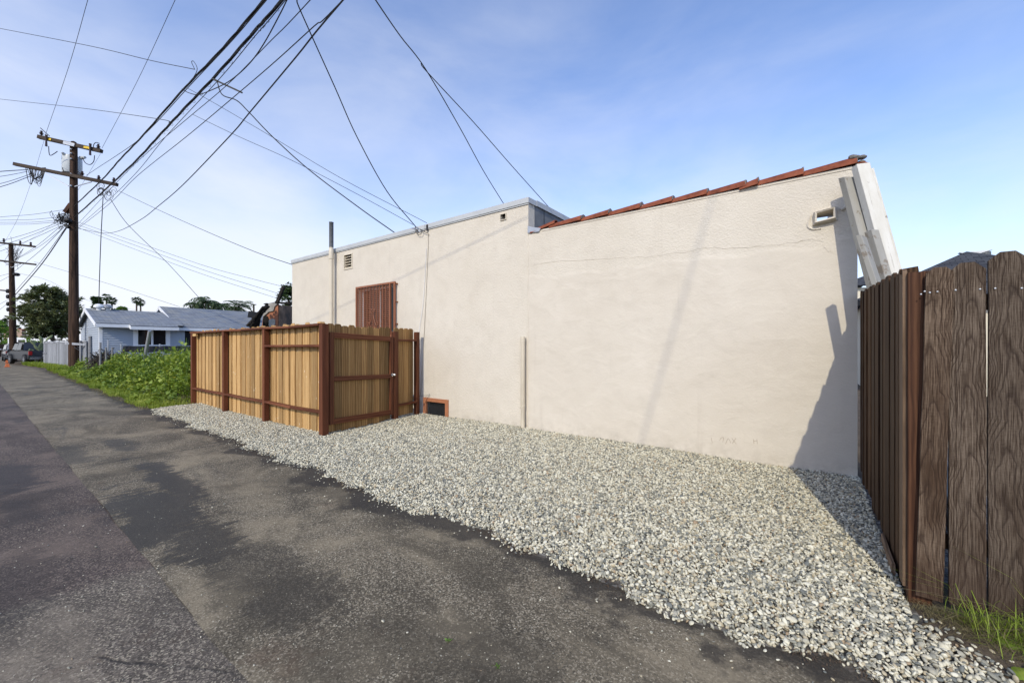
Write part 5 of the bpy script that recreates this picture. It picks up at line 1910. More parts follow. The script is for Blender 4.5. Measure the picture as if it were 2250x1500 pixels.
cA = run_on(wy([(164, 452), (224, 395), (264, 350), (312, 300), (400, 200), (488, 108), (580, 0)]))
strands(cA, 0.013, 3, 0.35, 'cable_bundle', 'left of the two thick black cable bundles running along the alley')
cB = run_on(wy([(164, 477), (232, 416), (300, 352), (348, 300), (400, 244), (476, 164), (560, 68), (620, 0)], 3.87, 3.66))
strands(cB, 0.015, 3, 0.3, 'cable_bundle', 'right of the two thick black cable bundles, with the metal spreader bar', ties=46)
wire(run_on(wy([(189, 386), (219, 366), (256, 342), (300, 311), (345, 268), (412, 194), (505, 95), (586, 0)])), 0.010, 'thin wire beside the left cable bundle, from the lower crossarm')
wire(run_on(wy([(164, 505), (232, 446), (300, 379), (362, 303), (480, 176), (560, 80), (628, 0)], 3.9, 3.5)), 0.008, 'thin wire just right of the right cable bundle')
wire(run_on(wy([(164, 508), (240, 448), (300, 388), (410, 300), (520, 208), (604, 136), (690, 58), (754, 0)], 3.9, 3.4)), 0.009, 'thin wire leaving the picture top beside the straight service line')
wire(run_on(wy([(164, 500), (265, 392), (330, 330), (415, 258), (500, 186), (590, 95), (682, 0)], 3.9, 3.5)), 0.008, 'thin wire between the right cable bundle and the straight service line')
wire(run_on([P(a, b, Y=c) for a, b, c in ((163, 500, 4.0), (225, 512, 5.2), (262, 507, 5.0), (310, 482, 4.7), (345, 455, 4.5), (400, 408, 4.2), (504, 300, 3.9), (548, 248, 3.8), (650, 126, 3.6), (754, 0, 3.5))]), 0.013, 'straight black service line crossing from the top down to the left')
wire([P(a, b, Y=c) for a, b, c in ((640, -20, 3.6), (616, 30, 3.6), (580, 96, 3.6), (548, 140, 3.6), (508, 176, 3.65), (470, 196, 3.7), (436, 208, 3.75), (414, 204, 3.8), (400, 196, 3.8))], 0.011, 'slack curved drop wire hanging beside the right cable bundle')
bar('spreader_bar', P(468, 174, Y=3.68), P(532, 204, Y=4.1), 0.035, 0.035, M['black'], None, label='short black spreader bar clamped to the right cable bundle', cat='bracket')
wire([P(a, b, Y=c) for a, b, c in ((476, 176, 3.7), (488, 208, 3.75), (520, 221, 3.9), (548, 248, 4.1), (600, 302, 4.5), (680, 374, 5.0), (790, 457, 5.6), (868, 512, 6.02))], 0.013, 'sagging black drop cable from the spreader bar to the flat roof', 'drop_cable')
wire([P(a, b, Y=c) for a, b, c in ((640, -30, 2.9), (652, 0, 3.0), (662, 28, 3.1), (735, 190, 3.9), (784, 300, 4.5), (850, 420, 5.2), (915, 500, 5.86))], 0.010, 'service wire coming down to the bracket on the stucco wall', 'drop_cable')
wire([P(a, b, Y=c) for a, b, c in ((412, 194, 3.75), (480, 232, 4.1), (596, 300, 4.7), (750, 392, 5.5), (938, 490, 6.4))], 0.006, 'upper of two thin wires running from the left cable bundle to the roof')
wire([P(a, b, Y=c) for a, b, c in ((424, 252, 3.75), (524, 300, 4.3), (640, 352, 4.9), (780, 424, 5.6), (908, 494, 6.3))], 0.006, 'lower of two thin wires running from the right cable bundle to the roof')
wire([P(a, b, Y=c) for a, b, c in ((800, -40, 3.4), (825, 0, 3.7), (880, 80, 4.6), (935, 152, 5.6), (1010, 280, 7.2), (1062, 375, 8.6), (1110, 453, 9.8))], 0.011, 'left branch of the forked wire dropping behind the roof')
wire([P(a, b, Y=c) for a, b, c in ((925, 140, 5.4), (940, 160, 5.65), (1040, 268, 7.2), (1125, 365, 8.8), (1212, 462, 10.4))], 0.010, 'right branch of the forked wire dropping behind the roof')
# to the left, across the alley
wire([P(a, b, t=c) for a, b, c in ((-400, 10, 24), (-150, 34, 20), (0, 63, 17), (200, 102, 14.2), (330, 133, 12.4), (428, 153, 11.05))], 0.010, 'upper wire crossing to the left edge from the left cable bundle')
wire([P(a, b, t=c) for a, b, c in ((-400, 180, 28), (-150, 200, 24), (0, 218, 21), (180, 238, 17), (350, 262, 13.2), (372, 270, 12.7))], 0.010, 'lower wire crossing to the left edge from the left cable bundle')
MB().tube(catmull([P(428, 153, t=11.05), P(421, 137, t=11.0), P(426, 136, t=11.0), P(433, 155, t=11.0), P(415, 185, t=11.2), P(404, 198, t=11.3), P(398, 200, t=11.3), P(405, 194, t=11.2)], 6), 0.008, 5).build('wire_loop', M['wire'], label='small loop of wire tied on the left cable bundle', cat='wire', group=GW)
# high primaries
wire([P(a, b, t=c) for a, b, c in ((220, -90, 12), (193, 0, 14.5), (150, 150, 19), (100, 296, 25.2))], 0.009, 'left of the two thin high wires leaving the top crossarm')
wire([P(a, b, t=c) for a, b, c in ((425, -90, 12), (385, 0, 14.5), (300, 182, 20), (224, 326, 25.2))], 0.009, 'right of the two thin high wires leaving the top crossarm')
wire([P(a, b, t=c) for a, b, c in ((97, 308, 25.6), (72, 390, 29), (40, 478, 33), (8, 536, 37.8))], 0.007, 'left thin high wire between the two utility poles')
wire([P(a, b, t=c) for a, b, c in ((221, 338, 25.6), (170, 420, 29), (110, 496, 34), (44, 540, 37.8))], 0.007, 'right thin high wire between the two utility poles')
# bundle of service lines on the left side
for i, (a, b, c_, r_) in enumerate((((62, 373), (0, 377), (-160, 392), 0.022), ((60, 377), (0, 388), (-160, 408), 0.014), ((70, 382), (0, 404), (-160, 440), 0.014), ((70, 386), (0, 411), (-160, 450), 0.018))):
    wire([P(*a, t=25.1), P(*b, t=23.5), P(*c_, t=20)], r_, ('topmost', 'second', 'third', 'lowest')[i] + ' of four dark lines running left from the lower crossarm', group='lines left of the lower crossarm')
for i, (a, b) in enumerate((((147, 460), (0, 477)), ((140, 476), (0, 484)), ((135, 483), (0, 489)), ((132, 487), (0, 493)), ((125, 490), (0, 530)), ((128, 493), (0, 540)), ((134, 496), (0, 552)))):
    y2_ = b[1] + (b[1] - a[1]) * 0.9
    wire([P(*a, t=25.2), P((a[0] + b[0]) / 2, (a[1] + b[1]) / 2 + 2.5, t=25.5), P(*b, t=26), P(-150, y2_, t=28)], 0.011, ('topmost', 'second', 'third', 'fourth', 'fifth', 'sixth', 'lowest')[i] + ' of seven thin lines fanning left from the tangle', group='lines fanning left of the tangle')
# pole to pole telecom
for i, (a, b, r_) in enumerate((((152, 492), (30, 652), 0.03), ((149, 490), (27, 600), 0.014), ((146, 498), (30, 644), 0.014), ((140, 500), (32, 572), 0.012), ((136, 495), (12, 583), 0.012))):
    mid = ((a[0] + b[0]) / 2, (a[1] + b[1]) / 2 + (6 if i else 9))
    wire([P(*a, t=25.3), P(*mid, t=30.5), P(*b, t=37.8)], r_, 'thick telecom cable sagging between the two utility poles' if i == 0 else ('', 'second lowest', 'lowest', 'topmost', 'second highest')[i] + ' of four thin telecom lines sagging between the two utility poles', group=GW if i == 0 else 'telecom lines between the poles')
for i, (a, b) in enumerate((((22, 575), (-60, 560)), ((24, 600), (-60, 622)), ((22, 606), (-60, 650)), ((24, 660), (-60, 730)), ((24, 655), (-60, 700)))):
    wire([P(*a, t=37.8), P(*b, t=36)], 0.012, ('topmost', 'second', 'middle', 'lowest', 'fourth')[i] + ' of five thin lines leaving the farther utility pole to the left', group='lines left of the farther pole', n=4)
# towards the right
wire([P(a, b, t=c) for a, b, c in ((262, 420, 25), (350, 462, 22), (450, 507, 19), (560, 553, 16), (650, 584, 13.5))], 0.012, 'service line running from the crossarm end down to the stucco building')
wire([P(a, b, t=c) for a, b, c in ((243, 438, 25), (270, 480, 25.5), (300, 513, 26), (370, 580, 27.5), (440, 657, 29))], 0.016, 'dark service drop curving down from the crossarm to the blue house roof')
wire([P(a, b, t=c) for a, b, c in ((163, 485, 25.3), (300, 532, 24), (450, 584, 22.5), (560, 614, 21.5), (632, 632, 21))], 0.009, 'upper of three thin lines running from the pole to the charred building', group=GW)
wire([P(a, b, t=c) for a, b, c in ((163, 491, 25.3), (300, 540, 24), (450, 594, 22.5), (612, 645, 21))], 0.009, 'middle of three thin lines running from the pole to the charred building', group=GW)
wire([P(a, b, t=c) for a, b, c in ((163, 497, 25.3), (300, 549, 24), (450, 604, 22.5), (608, 655, 21))], 0.009, 'lower of three thin lines running from the pole to the charred building', group=GW)
wire([P(227, 425, t=25.2), P(222, 520, t=25.4), P(219, 600, t=25.7), P(217, 676, t=26)], 0.022, 'dark cable hanging straight down to the blue house roof vent')
wire([P(a, b, t=c) for a, b, c in ((75, 575, 38), (160, 600, 36), (250, 627, 34), (395, 674, 31))], 0.012, 'long thin line from the farther pole to the blue house ridge')
wire([P(a, b, t=c) for a, b, c in ((40, 600, 38), (110, 618, 42), (200, 662, 50), (350, 690, 60))], 0.010, 'faint line from the farther pole passing behind the blue house')
# bracket on the wall where the service wire lands, with its drip loop
bk = thing('service_bracket', P(918, 505, Y=YW - 0.02), 'small wire bracket and drip loop at the stucco building roof edge', 'bracket')
m = MB()
pc = P(917, 503, Y=YW - 0.05)
m.beam(pc, P(924, 510, Y=YW), 0.03, 0.03)
m.sphere(pc, 0.04, 7, 5)
m.build('clevis', M['metal'], bk)
lp = [P(a, b, Y=YW - 0.06) for a, b in ((913, 498), (914, 508), (918, 515), (925, 514), (927, 507), (922, 503), (932, 509), (940, 512))]
MB().tube(catmull(lp, 5), 0.007, 5).build('drip_loop', M['wire'], bk)
MB().box((P(939, 505, Y=YW).x, YW - 0.035, P(939, 505, Y=YW).z - 0.03), (P(943, 505, Y=YW).x, YW - 0.031, P(939, 495, Y=YW).z)).build('clip', M['wire'], bk)
# cable overhead on the near side of the alley: not in view, its blurred shadow crosses the wall
u_ = Vector((0.244, -1, 0.744))
s0, s1 = Vector((-0.75, YW, 4.5)), Vector((-2.0, YW, 0.05))
q0, q1 = s0 + u_ * 12.5, s1 + u_ * 12.5
cable('service_cable', [q0 + (q0 - q1) * 0.6, q0, q1, q1 + (q1 - q0) * 0.1], 0.012, M['wire'], 'heavy service cable overhead behind the viewer that shades the wall', 'wire')
s0, s1 = P(760, 668, Y=YW), P(1170, 472, Y=YW)
q0, q1 = s0 + u_ * 7.0, s1 + u_ * 6.0
cable('service_cable', [q0 + (q0 - q1) * 0.55, q0, q1, q1 + (q1 - q0) * 0.8], 0.009, M['wire'], 'service cable high over the alley that lines the wall with shade', 'wire')

# ------------------------------------------------------------------ charred ruin
ru = thing('charred_building', P(600, 740, t=20), 'burnt orange stucco building remnant with collapsed charred roof behind the enclosure', 'building')
T_ = 20.0
c0 = P(610, 668, t=T_)
zt_ = c0.z
fd = Vector((-0.25, -0.97, 0))      # the orange face runs towards the alley from the corner
rust = NT('scorched_orange_stucco')
p_ = rust.pos()
n_ = rust.noise(p_, 1.6, 5, 0.6)
cc = rust.ramp(n_, [(0.35, (0.28, 0.10, 0.05)), (0.6, (0.42, 0.17, 0.09))])
rust.fin(cc, 0.9, rust.bump(rust.noise(p_, 40, 3), 0.3, 0.01))
soot = NT('sooty_stucco')
p_ = soot.pos()
n_ = soot.noise(p_, 1.1, 5, 0.65)
soot.fin(soot.ramp(n_, [(0.34, (0.035, 0.025, 0.018)), (0.5, (0.14, 0.085, 0.05)), (0.65, (0.30, 0.20, 0.13))]), 0.9, soot.bump(soot.noise(p_, 40, 3), 0.3, 0.01))
plas = plain('exposed_grey_plaster', (0.30, 0.28, 0.25), 0.9, 0, 0.25, 6)
char = wood('charred_timber', (0.004, 0.004, 0.004), (0.014, 0.011, 0.009), (0.035, 0.028, 0.022), 0.9, 1, 0.6, 0.3)


def rpt(px, py, d=0.0):
    return P(px, py, t=T_ + d)


def slab(name, pts, d, mat, back=0.25, par=None):
    a = [rpt(x, y, d) for x, y in pts]
    return MB().prism(a, Vector((FX, FY, 0)) * back).build(name, mat, par or ru)


slab('front_wall', [(568, 760), (576, 712), (577, 700), (581, 692), (590, 684), (600, 682), (604, 672), (611, 669), (611, 760)], 0.0, rust.m)
slab('exposed_plaster', [(577, 697), (578, 684), (585, 672), (590, 666), (604, 663), (609, 668), (603, 673), (600, 683), (590, 685), (582, 692)], -0.06, plas, 0.2)
slab('wall_hole', [(577, 718), (577, 700), (583, 693), (588, 695), (591, 703), (591, 716), (586, 720)], -0.035, char, 0.03)
slab('lath_patch', [(590, 712), (591, 702), (598, 700), (604, 702), (604, 712), (600, 719), (592, 719)], -0.04, plain('broken_lath', (0.42, 0.40, 0.36), 0.9, 0, 0.7, 40), 0.03)
m = MB()
a, b = rpt(612, 671), P(648, 673, t=22.5)
m.prism([a, b, Vector((b.x, b.y, 0)), Vector((a.x, a.y, 0))], Vector((FX, FY, 0)) * 0.2)
m.build('sooty_wall', soot.m, ru)
for i, (a, b, w_, d_) in enumerate((((588, 672), (546, 716), 0.34, -0.6), ((582, 676), (552, 720), 0.25, -0.8), ((576, 684), (556, 722), 0.25, -0.5), ((580, 674), (556, 706), 0.2, -0.9), ((566, 700), (562, 724), 0.4, -0.4), ((606, 664), (640, 668), 0.18, -0.2), ((618, 666), (646, 665), 0.14, 0.3))):
    bar('charred_beam', rpt(*a, d_), rpt(*b, d_), w_, 0.09, char, ru, ch=0.02)
bar('charred_beam', rpt(608, 667, -0.3), rpt(623, 630, -0.3), 0.13, 0.15, char, ru, ch=0.02, label='burnt rafter stub standing upright')
m = MB()
for i in range(60):
    a = rpt(random.uniform(548, 600), 0, random.uniform(-1, -0.3))
    f_ = random.random()
    a = rpt(586 - 38 * f_ + random.gauss(0, 2.5), 672 + 44 * f_ + random.gauss(0, 3), random.uniform(-1.0, -0.4))
    m.sphere(a, random.uniform(0.03, 0.09), 5, 4, (random.uniform(0.6, 1.6), 1, random.uniform(0.4, 1)))
m.build('roof_debris', char, ru)

# ------------------------------------------------------------------ neighbours' roofs on the right
nh = thing('hip_roof_house', (4.5, 20.7, 0), 'cream house under a charcoal hip roof behind the weathered front fence', 'house')
ap, ap2 = Vector((4.46, 20.7, 4.8)), Vector((4.46, 27.0, 4.8))
e = [Vector((1.2, 17.5, 3.0)), Vector((7.7, 17.5, 3.0)), Vector((7.7, 30.2, 3.0)), Vector((1.2, 30.2, 3.0))]
roofquad('roof', [e[0], e[1], ap + Vector((0.005, 0, 0)), ap], M['shingle2'], nh)
roofquad('roof', [e[3], e[0], ap, ap2], M['shingle2'], nh)
roofquad('roof', [e[1], e[2], ap2, ap], M['shingle2'], nh)
MB().box((1.6, 17.9, 0), (7.3, 29.8, 2.95)).build('wall', M['creamwall'], nh)
MB().box((1.15, 17.42, 2.83), (7.75, 17.49, 2.98)).build('fascia', M['shingle2'], nh)
vp_ = P(2163, 560, t=15.0)
MB().lathe((vp_.x, vp_.y, 0), [(0.09, 4.2), (0.09, 4.86), (0.17, 4.88), (0.17, 5.0), (0.05, 5.03)], 12).build('flue', M['pipegrey'], nh, smooth=True)
q = P(2140, 560, t=14.2)
MB().prism([q + Vector((-0.28, 0, -0.1)), q + Vector((-0.1, 0, 0.03)), q + Vector((-0.35, 0, 0.13)), q + Vector((0.45, 0, 0.13)), q + Vector((0.12, 0, 0.03)), q + Vector((0.3, 0, -0.12))], (0, 0.25, 0)).build('roof_vent', M['metal'], nh)
q = P(2090, 566, t=14.8)
MB().lathe((q.x, q.y, 0), [(0.05, 4.3), (0.05, 4.72), (0.03, 4.73)], 8).build('vent_stack', M['pipegrey'], nh)
n2 = thing('hip_roof_house', P(1940, 700, t=24), 'distant cream house with charcoal roof glimpsed beside the leaning timbers', 'house')
t2 = 24.0
apx = P(1942, 590, t=t2 + 3)
e0, e1, e2, e3 = P(1845, 626, t=t2), P(2035, 626, t=t2), P(2000, 634, t=t2 + 6), P(1862, 634, t=t2 + 6)
for q_ in (e0, e1, e2, e3):
    q_.z = 5.15
for a, b in ((e0, e1), (e1, e2), (e3, e0)):
    roofquad('roof', [a, b, apx + (b - a).normalized() * 0.005, apx], M['shingle2'], n2)
MB().prism([Vector((e0.x, e0.y, 0)).lerp(Vector((e2.x, e2.y, 0)), 0.06), Vector((e1.x, e1.y, 0)).lerp(Vector((e3.x, e3.y, 0)), 0.06), Vector((e2.x, e2.y, 0)).lerp(Vector((e0.x, e0.y, 0)), 0.06), Vector((e3.x, e3.y, 0)).lerp(Vector((e1.x, e1.y, 0)), 0.06)], (0, 0, 5.05)).build('wall', M['creamwall'], n2)

# ------------------------------------------------------------------ weeds and grass (uncountable)
def in_lot(X, Y):
    return (Y > 0.018 * (-X - 14) + 2.72)


def hfun(X, Y):
    """height of the weeds over the lot"""
    d_ = Y - (2.62 + 0.018 * (-X - 14))
    base = np.clip((d_ - 0.25) / 1.2, 0, 1) ** 0.8
    h = 0.20 + 0.84 * base
    h += 0.42 * np.exp(-((X + 15.0) / 2.4) ** 2 - ((Y - 4.2) / 1.3) ** 2)
    h += 0.28 * np.exp(-((X + 21) / 2.0) ** 2 - ((Y - 4.6) / 1.2) ** 2)
    h -= 0.16 * np.clip((-X - 26) / 6, 0, 1)
    return h


parts = []
nC = 1150
CX = rng.uniform(-36.0, -12.95, nC)
CY = rng.uniform(2.75, 9.0, nC)
ok = (CY > 2.9 + 0.018 * (-CX - 14)) & (np.hypot(CX - PB.x, CY - PB.y) > 0.1) & ~((CX < -29.6) & (CY > 4.3))
CX, CY = CX[ok], CY[ok]
H = hfun(CX, CY) * rng.uniform(0.5, 1.22, len(CX)) * (0.82 + 0.3 * np.sin(CX * 1.7 + CY * 2.1))
for x, y, h in zip(CX, CY, H):
    n = int(34 + 44 * h)
    r = rng.uniform(0.22, 0.42)
    u = rng.normal(size=(n, 3))
    u[:, 2] = np.abs(u[:, 2])
    u = unit(u)
    rad = rng.uniform(0.55, 1.0, n)[:, None]
    ps = np.array([x, y, h * 0.50]) + u * rad * np.array([r, r, h * 0.50])
    low = rng.random(n) < 0.3
    ps[low, 2] = rng.uniform(0.05, max(0.1, h * 0.7), low.sum())
    dd = u * np.array([1, 1, 0.25]) + rng.normal(0, 0.35, (n, 3)) + np.array([0, 0, 0.12])
    L = rng.uniform(0.055, 0.13, n)
    parts.append(leaf_arrays(ps, dd, L, L * rng.uniform(0.85, 1.15, n), 0.12))
V, Fc = join(parts)
np_mesh('weeds', V, Fc, M['weedleaf'], label='dense green mallow weeds filling the lot between enclosure and blue house', cat='weeds', kind='stuff')
# stems
st = MB()
for i in np.argsort(-H)[:260]:
    st.tube([(CX[i], CY[i], 0), (CX[i] + random.uniform(-0.1, 0.1), CY[i] + random.uniform(-0.1, 0.1), H[i] * 1.02)], 0.008, 3)
st.build('weed_stems', M['brightleaf'], kind='stuff', label='thin green and brown stems standing among the mallow weeds', cat='stems')
# lanky flowering stalks sticking up through the mallow
pl, sl_ = [], MB()
for i in range(170):
    x, y = random.uniform(-27, -13.1), random.uniform(3.2, 6.5)
    h = float(hfun(np.array([x]), np.array([y]))[0]) * random.uniform(0.95, 1.35)
    tp_ = Vector((x + random.gauss(0, 0.08), y + random.gauss(0, 0.08), h))
    sl_.tube([(x, y, 0), (x + random.gauss(0, 0.03), y, h * 0.5), tp_], [0.006, 0.005, 0.002], 3)
    n = 16
    f_ = rng.uniform(0.35, 1.0, n)[:, None]
    ps = np.array([[x, y, 0.0]]) * (1 - f_) + np.array([list(tp_)]) * f_
    dd = rng.normal(size=(n, 3)) * np.array([1, 1, 0.35]) + np.array([0, 0, 0.5])
    pl.append(leaf_arrays(ps, dd, rng.uniform(0.05, 0.16, n) * (1.25 - f_[:, 0]), 0.028, 0.1))
sl_.build('weed_stalks', M['brightleaf'], kind='stuff', label='lanky pale stalks rising out of the mallow weeds', cat='stalks')
V, Fc = join(pl)
np_mesh('stalk_leaves', V, Fc, M['grass'], kind='stuff', label='narrow yellow-green leaves on the lanky weed stalks', cat='leaves')
# grass fringe along the alley
n = 46000
gx = rng.uniform(-52, -12.6, n)
gy = 2.60 + 0.018 * (-gx - 14) + np.abs(rng.normal(0, 0.55, n)) - 0.06 + 0.08 * np.sin(gx * 1.9) + 0.05 * np.sin(gx * 5.3)
gy = np.where(gx < -40, gy - np.minimum(1.1, (-gx - 40) * 0.09) + 0.3, gy)
far_ = gx < -36
kk = ~((gx < -46) & (gy < 2.6))
gx, gy = gx[kk], gy[kk]
n = len(gx)
gh = rng.uniform(0.06, 0.24, n) * np.clip(0.5 + 0.5 * np.sin(gx * 2.3 + gy * 3) ** 2, 0.3, 1) * np.where(gx < -36, 1.7, 1.0)
Vb, Fb = blade_arrays(np.stack([gx, gy, np.full(n, -0.02)], 1), gh, rng.uniform(0.006, 0.013, n) * np.where(gx < -30, 2.0, 1.0), rng.uniform(0.2, 0.9, n))
np_mesh('grass', Vb, Fb, M['grass'], label='bright green grass fringe along the alley edge below the weeds', cat='grass', kind='stuff')
n = 5000
gx = rng.uniform(-36, -12.6, n)
gy = 2.52 + 0.018 * (-gx - 14) + rng.normal(0, 0.10, n)
Vb, Fb = blade_arrays(np.stack([gx, gy, np.full(n, -0.02)], 1), rng.uniform(0.03, 0.09, n), 0.008, rng.uniform(0.6, 1.4, n))
np_mesh('dry_litter', Vb, Fb, M['drygrass'], label='brown dead grass litter at the broken asphalt edge', cat='litter', kind='stuff')
# ground under the weeds
sheet('lot_soil', list(np.arange(-60, -12.6, 0.8)), lambda x: edge_y(x) - 0.02, lambda x: 12.0, 8, lambda x, y: -0.022 + 0.02 * min(1, max(0, (y - edge_y(x)) * 2)), M['earth'], kind='structure')
# yellow flowers
fl = MB()
for i in range(34):
    x, y = random.uniform(-24, -13.2), random.uniform(3.1, 5.2)
    h = float(hfun(np.array([x]), np.array([y]))[0]) * random.uniform(0.9, 1.12)
    for j in range(5):
        a = j * 1.257 + random.random()
        r_ = random.uniform(0.02, 0.035)
        fl.poly([(x, y, h), (x + r_ * math.cos(a - 0.5), y + r_ * math.sin(a - 0.5), h + 0.012), (x + 1.3 * r_ * math.cos(a), y + 1.3 * r_ * math.sin(a), h + 0.018), (x + r_ * math.cos(a + 0.5), y + r_ * math.sin(a + 0.5), h + 0.012)])
fl.build('yellow_flowers', M['flower'], kind='stuff', label='small yellow flowers dotted over the green weeds', cat='flowers')

# ------------------------------------------------------------------ weeds at the foot of the weathered fence
n = 9000
gx = rng.uniform(0.55, 2.4, n)
gy = rng.uniform(2.5, 3.22, n)
kk = gy > 3.30 - (gx - 0.5) * 0.95 + rng.normal(0, 0.06, n)
gx, gy = gx[kk], gy[kk]
n = len(gx)
Vb, Fb = blade_arrays(np.stack([gx, gy, np.full(n, 0.0)], 1), rng.gamma(2.5, 0.032, n), rng.uniform(0.0015, 0.004, n), rng.uniform(0.3, 1.2, n))
np_mesh('grass', Vb, Fb, M['grass'], label='tuft of green grass at the foot of the weathered front fence', cat='grass', kind='stuff')
n = 9000
gx = rng.uniform(0.42, 2.0, n)
gy = 3.22 - np.abs(rng.normal(0, 0.22, n))
kk = gy > 3.36 - (gx - 0.4) * 1.15 + rng.normal(0, 0.07, n)
gx, gy = gx[kk], gy[kk]
n = len(gx)
Vb, Fb = blade_arrays(np.stack([gx, gy, np.full(n, 0.012)], 1), rng.uniform(0.01, 0.06, n), 0.003, rng.uniform(0.8, 3.0, n))
np_mesh('dry_litter', Vb, Fb, M['drygrass'], label='dead straw lying at the foot of the weathered front fence', cat='litter', kind='stuff')
for nm_, mt_, n, hh, lb_ in (('grass', 'grass', 2600, 0.045, 'thick green blades crowding the bottom right corner by the fence'), ('dry_litter', 'drygrass', 3000, 0.03, 'tangled straw under the green blades in the bottom right corner')):
    gx = rng.uniform(0.60, 1.55, n)
    gy = rng.uniform(2.55, 3.21, n)
    kk = gy > 3.26 - (gx - 0.55) * 1.0 + 0.10 * np.sin(gx * 23) + rng.normal(0, 0.05, n)
    gx, gy = gx[kk], gy[kk]
    n = len(gx)
    Vb, Fb = blade_arrays(np.stack([gx, gy, np.full(n, 0.01)], 1), rng.gamma(2.6, hh, n), rng.uniform(0.002, 0.0055, n), rng.uniform(0.4, 1.8, n) * (1.0 if nm_ == 'grass' else 1.8))
    np_mesh(nm_, Vb, Fb, M[mt_], label=lb_, cat=nm_.split('_')[-1], kind='stuff')
m = MB()
nx = 18
rows = []
for i in range(nx + 1):
    x = 0.36 + 2.2 * i / nx
    rows.append([Vector((x, y, -0.01 + 0.075 * max(0, min(1, (x - 0.36) * 1.6)) * max(0, 1 - ((y - 3.25) / 0.62) ** 2) + 0.008 * math.sin(x * 17 + y * 13))) for y in np.linspace(2.62 - 0.3 * (i / nx), 3.9, 14)])
m.loft(rows, False, False)
m.build('dirt_mound', M['earth'], smooth=True, kind='structure')
bw = thing('broadleaf_weed', (0.98, 2.86, 0.02), 'broad-leaved green weed in the grass at the bottom right corner', 'weed')
for i in range(11):
    a = random.uniform(0, 6.283)
    L = random.uniform(0.09, 0.16)
    d_ = Vector((math.cos(a), math.sin(a), random.uniform(0.15, 0.7))).normalized()
    sd_ = Vector((-math.sin(a), math.cos(a), 0))
    upv = sd_.cross(d_)
    b0 = Vector((0.93 + random.uniform(-0.12, 0.16), 2.86 + random.uniform(-0.12, 0.12), 0.03))
    rows = []
    for k in range(8):
        f_ = k / 7
        wd = 0.42 * L * math.sin(math.pi * (0.06 + 0.94 * f_) ** 0.8) + 0.003
        c0 = b0 + d_ * (0.04 + L * f_) + Vector((0, 0, -0.10 * L * (f_ * 2) ** 2))
        rows.append([c0 + sd_ * wd * s_ + upv * abs(s_) * wd * 0.25 for s_ in (-1, -0.5, 0, 0.5, 1)])
    m = MB().loft(rows, False, False)
    m.tube([b0 - Vector((0, 0, 0.03)), b0 + d_ * 0.05], 0.003, 4)
    m.build('leaf', M['weedleaf'], bw, smooth=True)
# sprigs in the asphalt cracks
for i, (px_, py_) in enumerate(((985, 1408), (1093, 1468))):
    c0 = P(px_, py_, z=0.0)
    n = 14
    ps = np.tile(np.array([[c0.x, c0.y, 0.004]]), (n, 1)) + rng.normal(0, 0.006, (n, 3)) * np.array([1, 1, 0])
    V, Fc = leaf_arrays(ps, rng.normal(size=(n, 3)) * np.array([1, 1, 0.3]) + np.array([0, 0, 0.5]), rng.uniform(0.008, 0.02, n), 0.007, 0.1)
    np_mesh('crack_sprig', V, Fc, M['brightleaf'], label='%s sprig of green growing from the asphalt crack' % ('farther' if i == 0 else 'nearer'), cat='plant', group='sprigs in the asphalt')

# ------------------------------------------------------------------ loquat tree
def limb_tree(root, base, top, r0, nl, spread):
    m = MB()
    base, top = Vector(base), Vector(top)
    m.tube(catmull([base, base.lerp(top, 0.5) + Vector((0.1, 0.1, 0)), top], 4), [r0 * (1 - 0.06 * i) for i in range(9)], 7)
    for i in range(nl):
        a = i * 2.4 + random.random()
        s0 = base.lerp(top, random.uniform(0.45, 1.0))
        e_ = s0 + Vector((math.cos(a) * spread[0] * random.uniform(0.5, 0.9), math.sin(a) * spread[1] * random.uniform(0.5, 0.9), spread[2] * random.uniform(0.2, 0.9)))
        m.tube(catmull([s0, s0.lerp(e_, 0.5) + Vector((0, 0, 0.15 * spread[2])), e_], 4), [r0 * 0.45 * (1 - 0.09 * k) for k in range(9)], 5)
    return m.build('trunk', M['bark'], root, smooth=True, origin=base)


def rosette_crown(root, centers, mat, nper, L, Wd, name='crown'):
    ps, ds, ls = [], [], []
    for c0, dr in centers:
        n = nper
        az = rng.uniform(0, 2 * np.pi) + np.arange(n) * 2.399
        el = rng.uniform(-0.3, 0.75, n)
        d_ = np.stack([np.cos(az) * np.cos(el), np.sin(az) * np.cos(el), np.sin(el)], 1) + np.array(dr) * 0.7
        ps.append(np.tile(np.array(c0), (n, 1)) + rng.normal(0, 0.04, (n, 3)))
        ds.append(d_)
        ls.append(rng.uniform(0.7, 1.15, n) * L)
    ls = np.concatenate(ls)
    V, Fc = leaf_arrays(np.concatenate(ps), np.concatenate(ds), ls, ls * Wd, 0.12)
    return np_mesh(name, V, Fc, mat, parent=root)


def blob_centers(c, rad, n, nblob, inner=0.55, seed=0):
    """rosette positions on the outside of many overlapping clumps"""
    r = np.random.default_rng(seed)
    c, rad = np.array(c), np.array(rad)
    u = r.normal(size=(nblob, 3))
    u = unit(u) * (r.uniform(0.35, 0.85, nblob) ** 0.7)[:, None]
    bc = c + u * rad
    br_ = r.uniform(0.22, 0.42, nblob) * rad.min()
    out = []
    for i in range(n):
        k = r.integers(nblob)
        d_ = r.normal(size=3)
        d_ /= np.linalg.norm(d_)
        if d_[2] < -0.4:
            d_[2] *= -1
        out.append((bc[k] + d_ * br_[k] * r.uniform(inner, 1.0), d_))
    return out


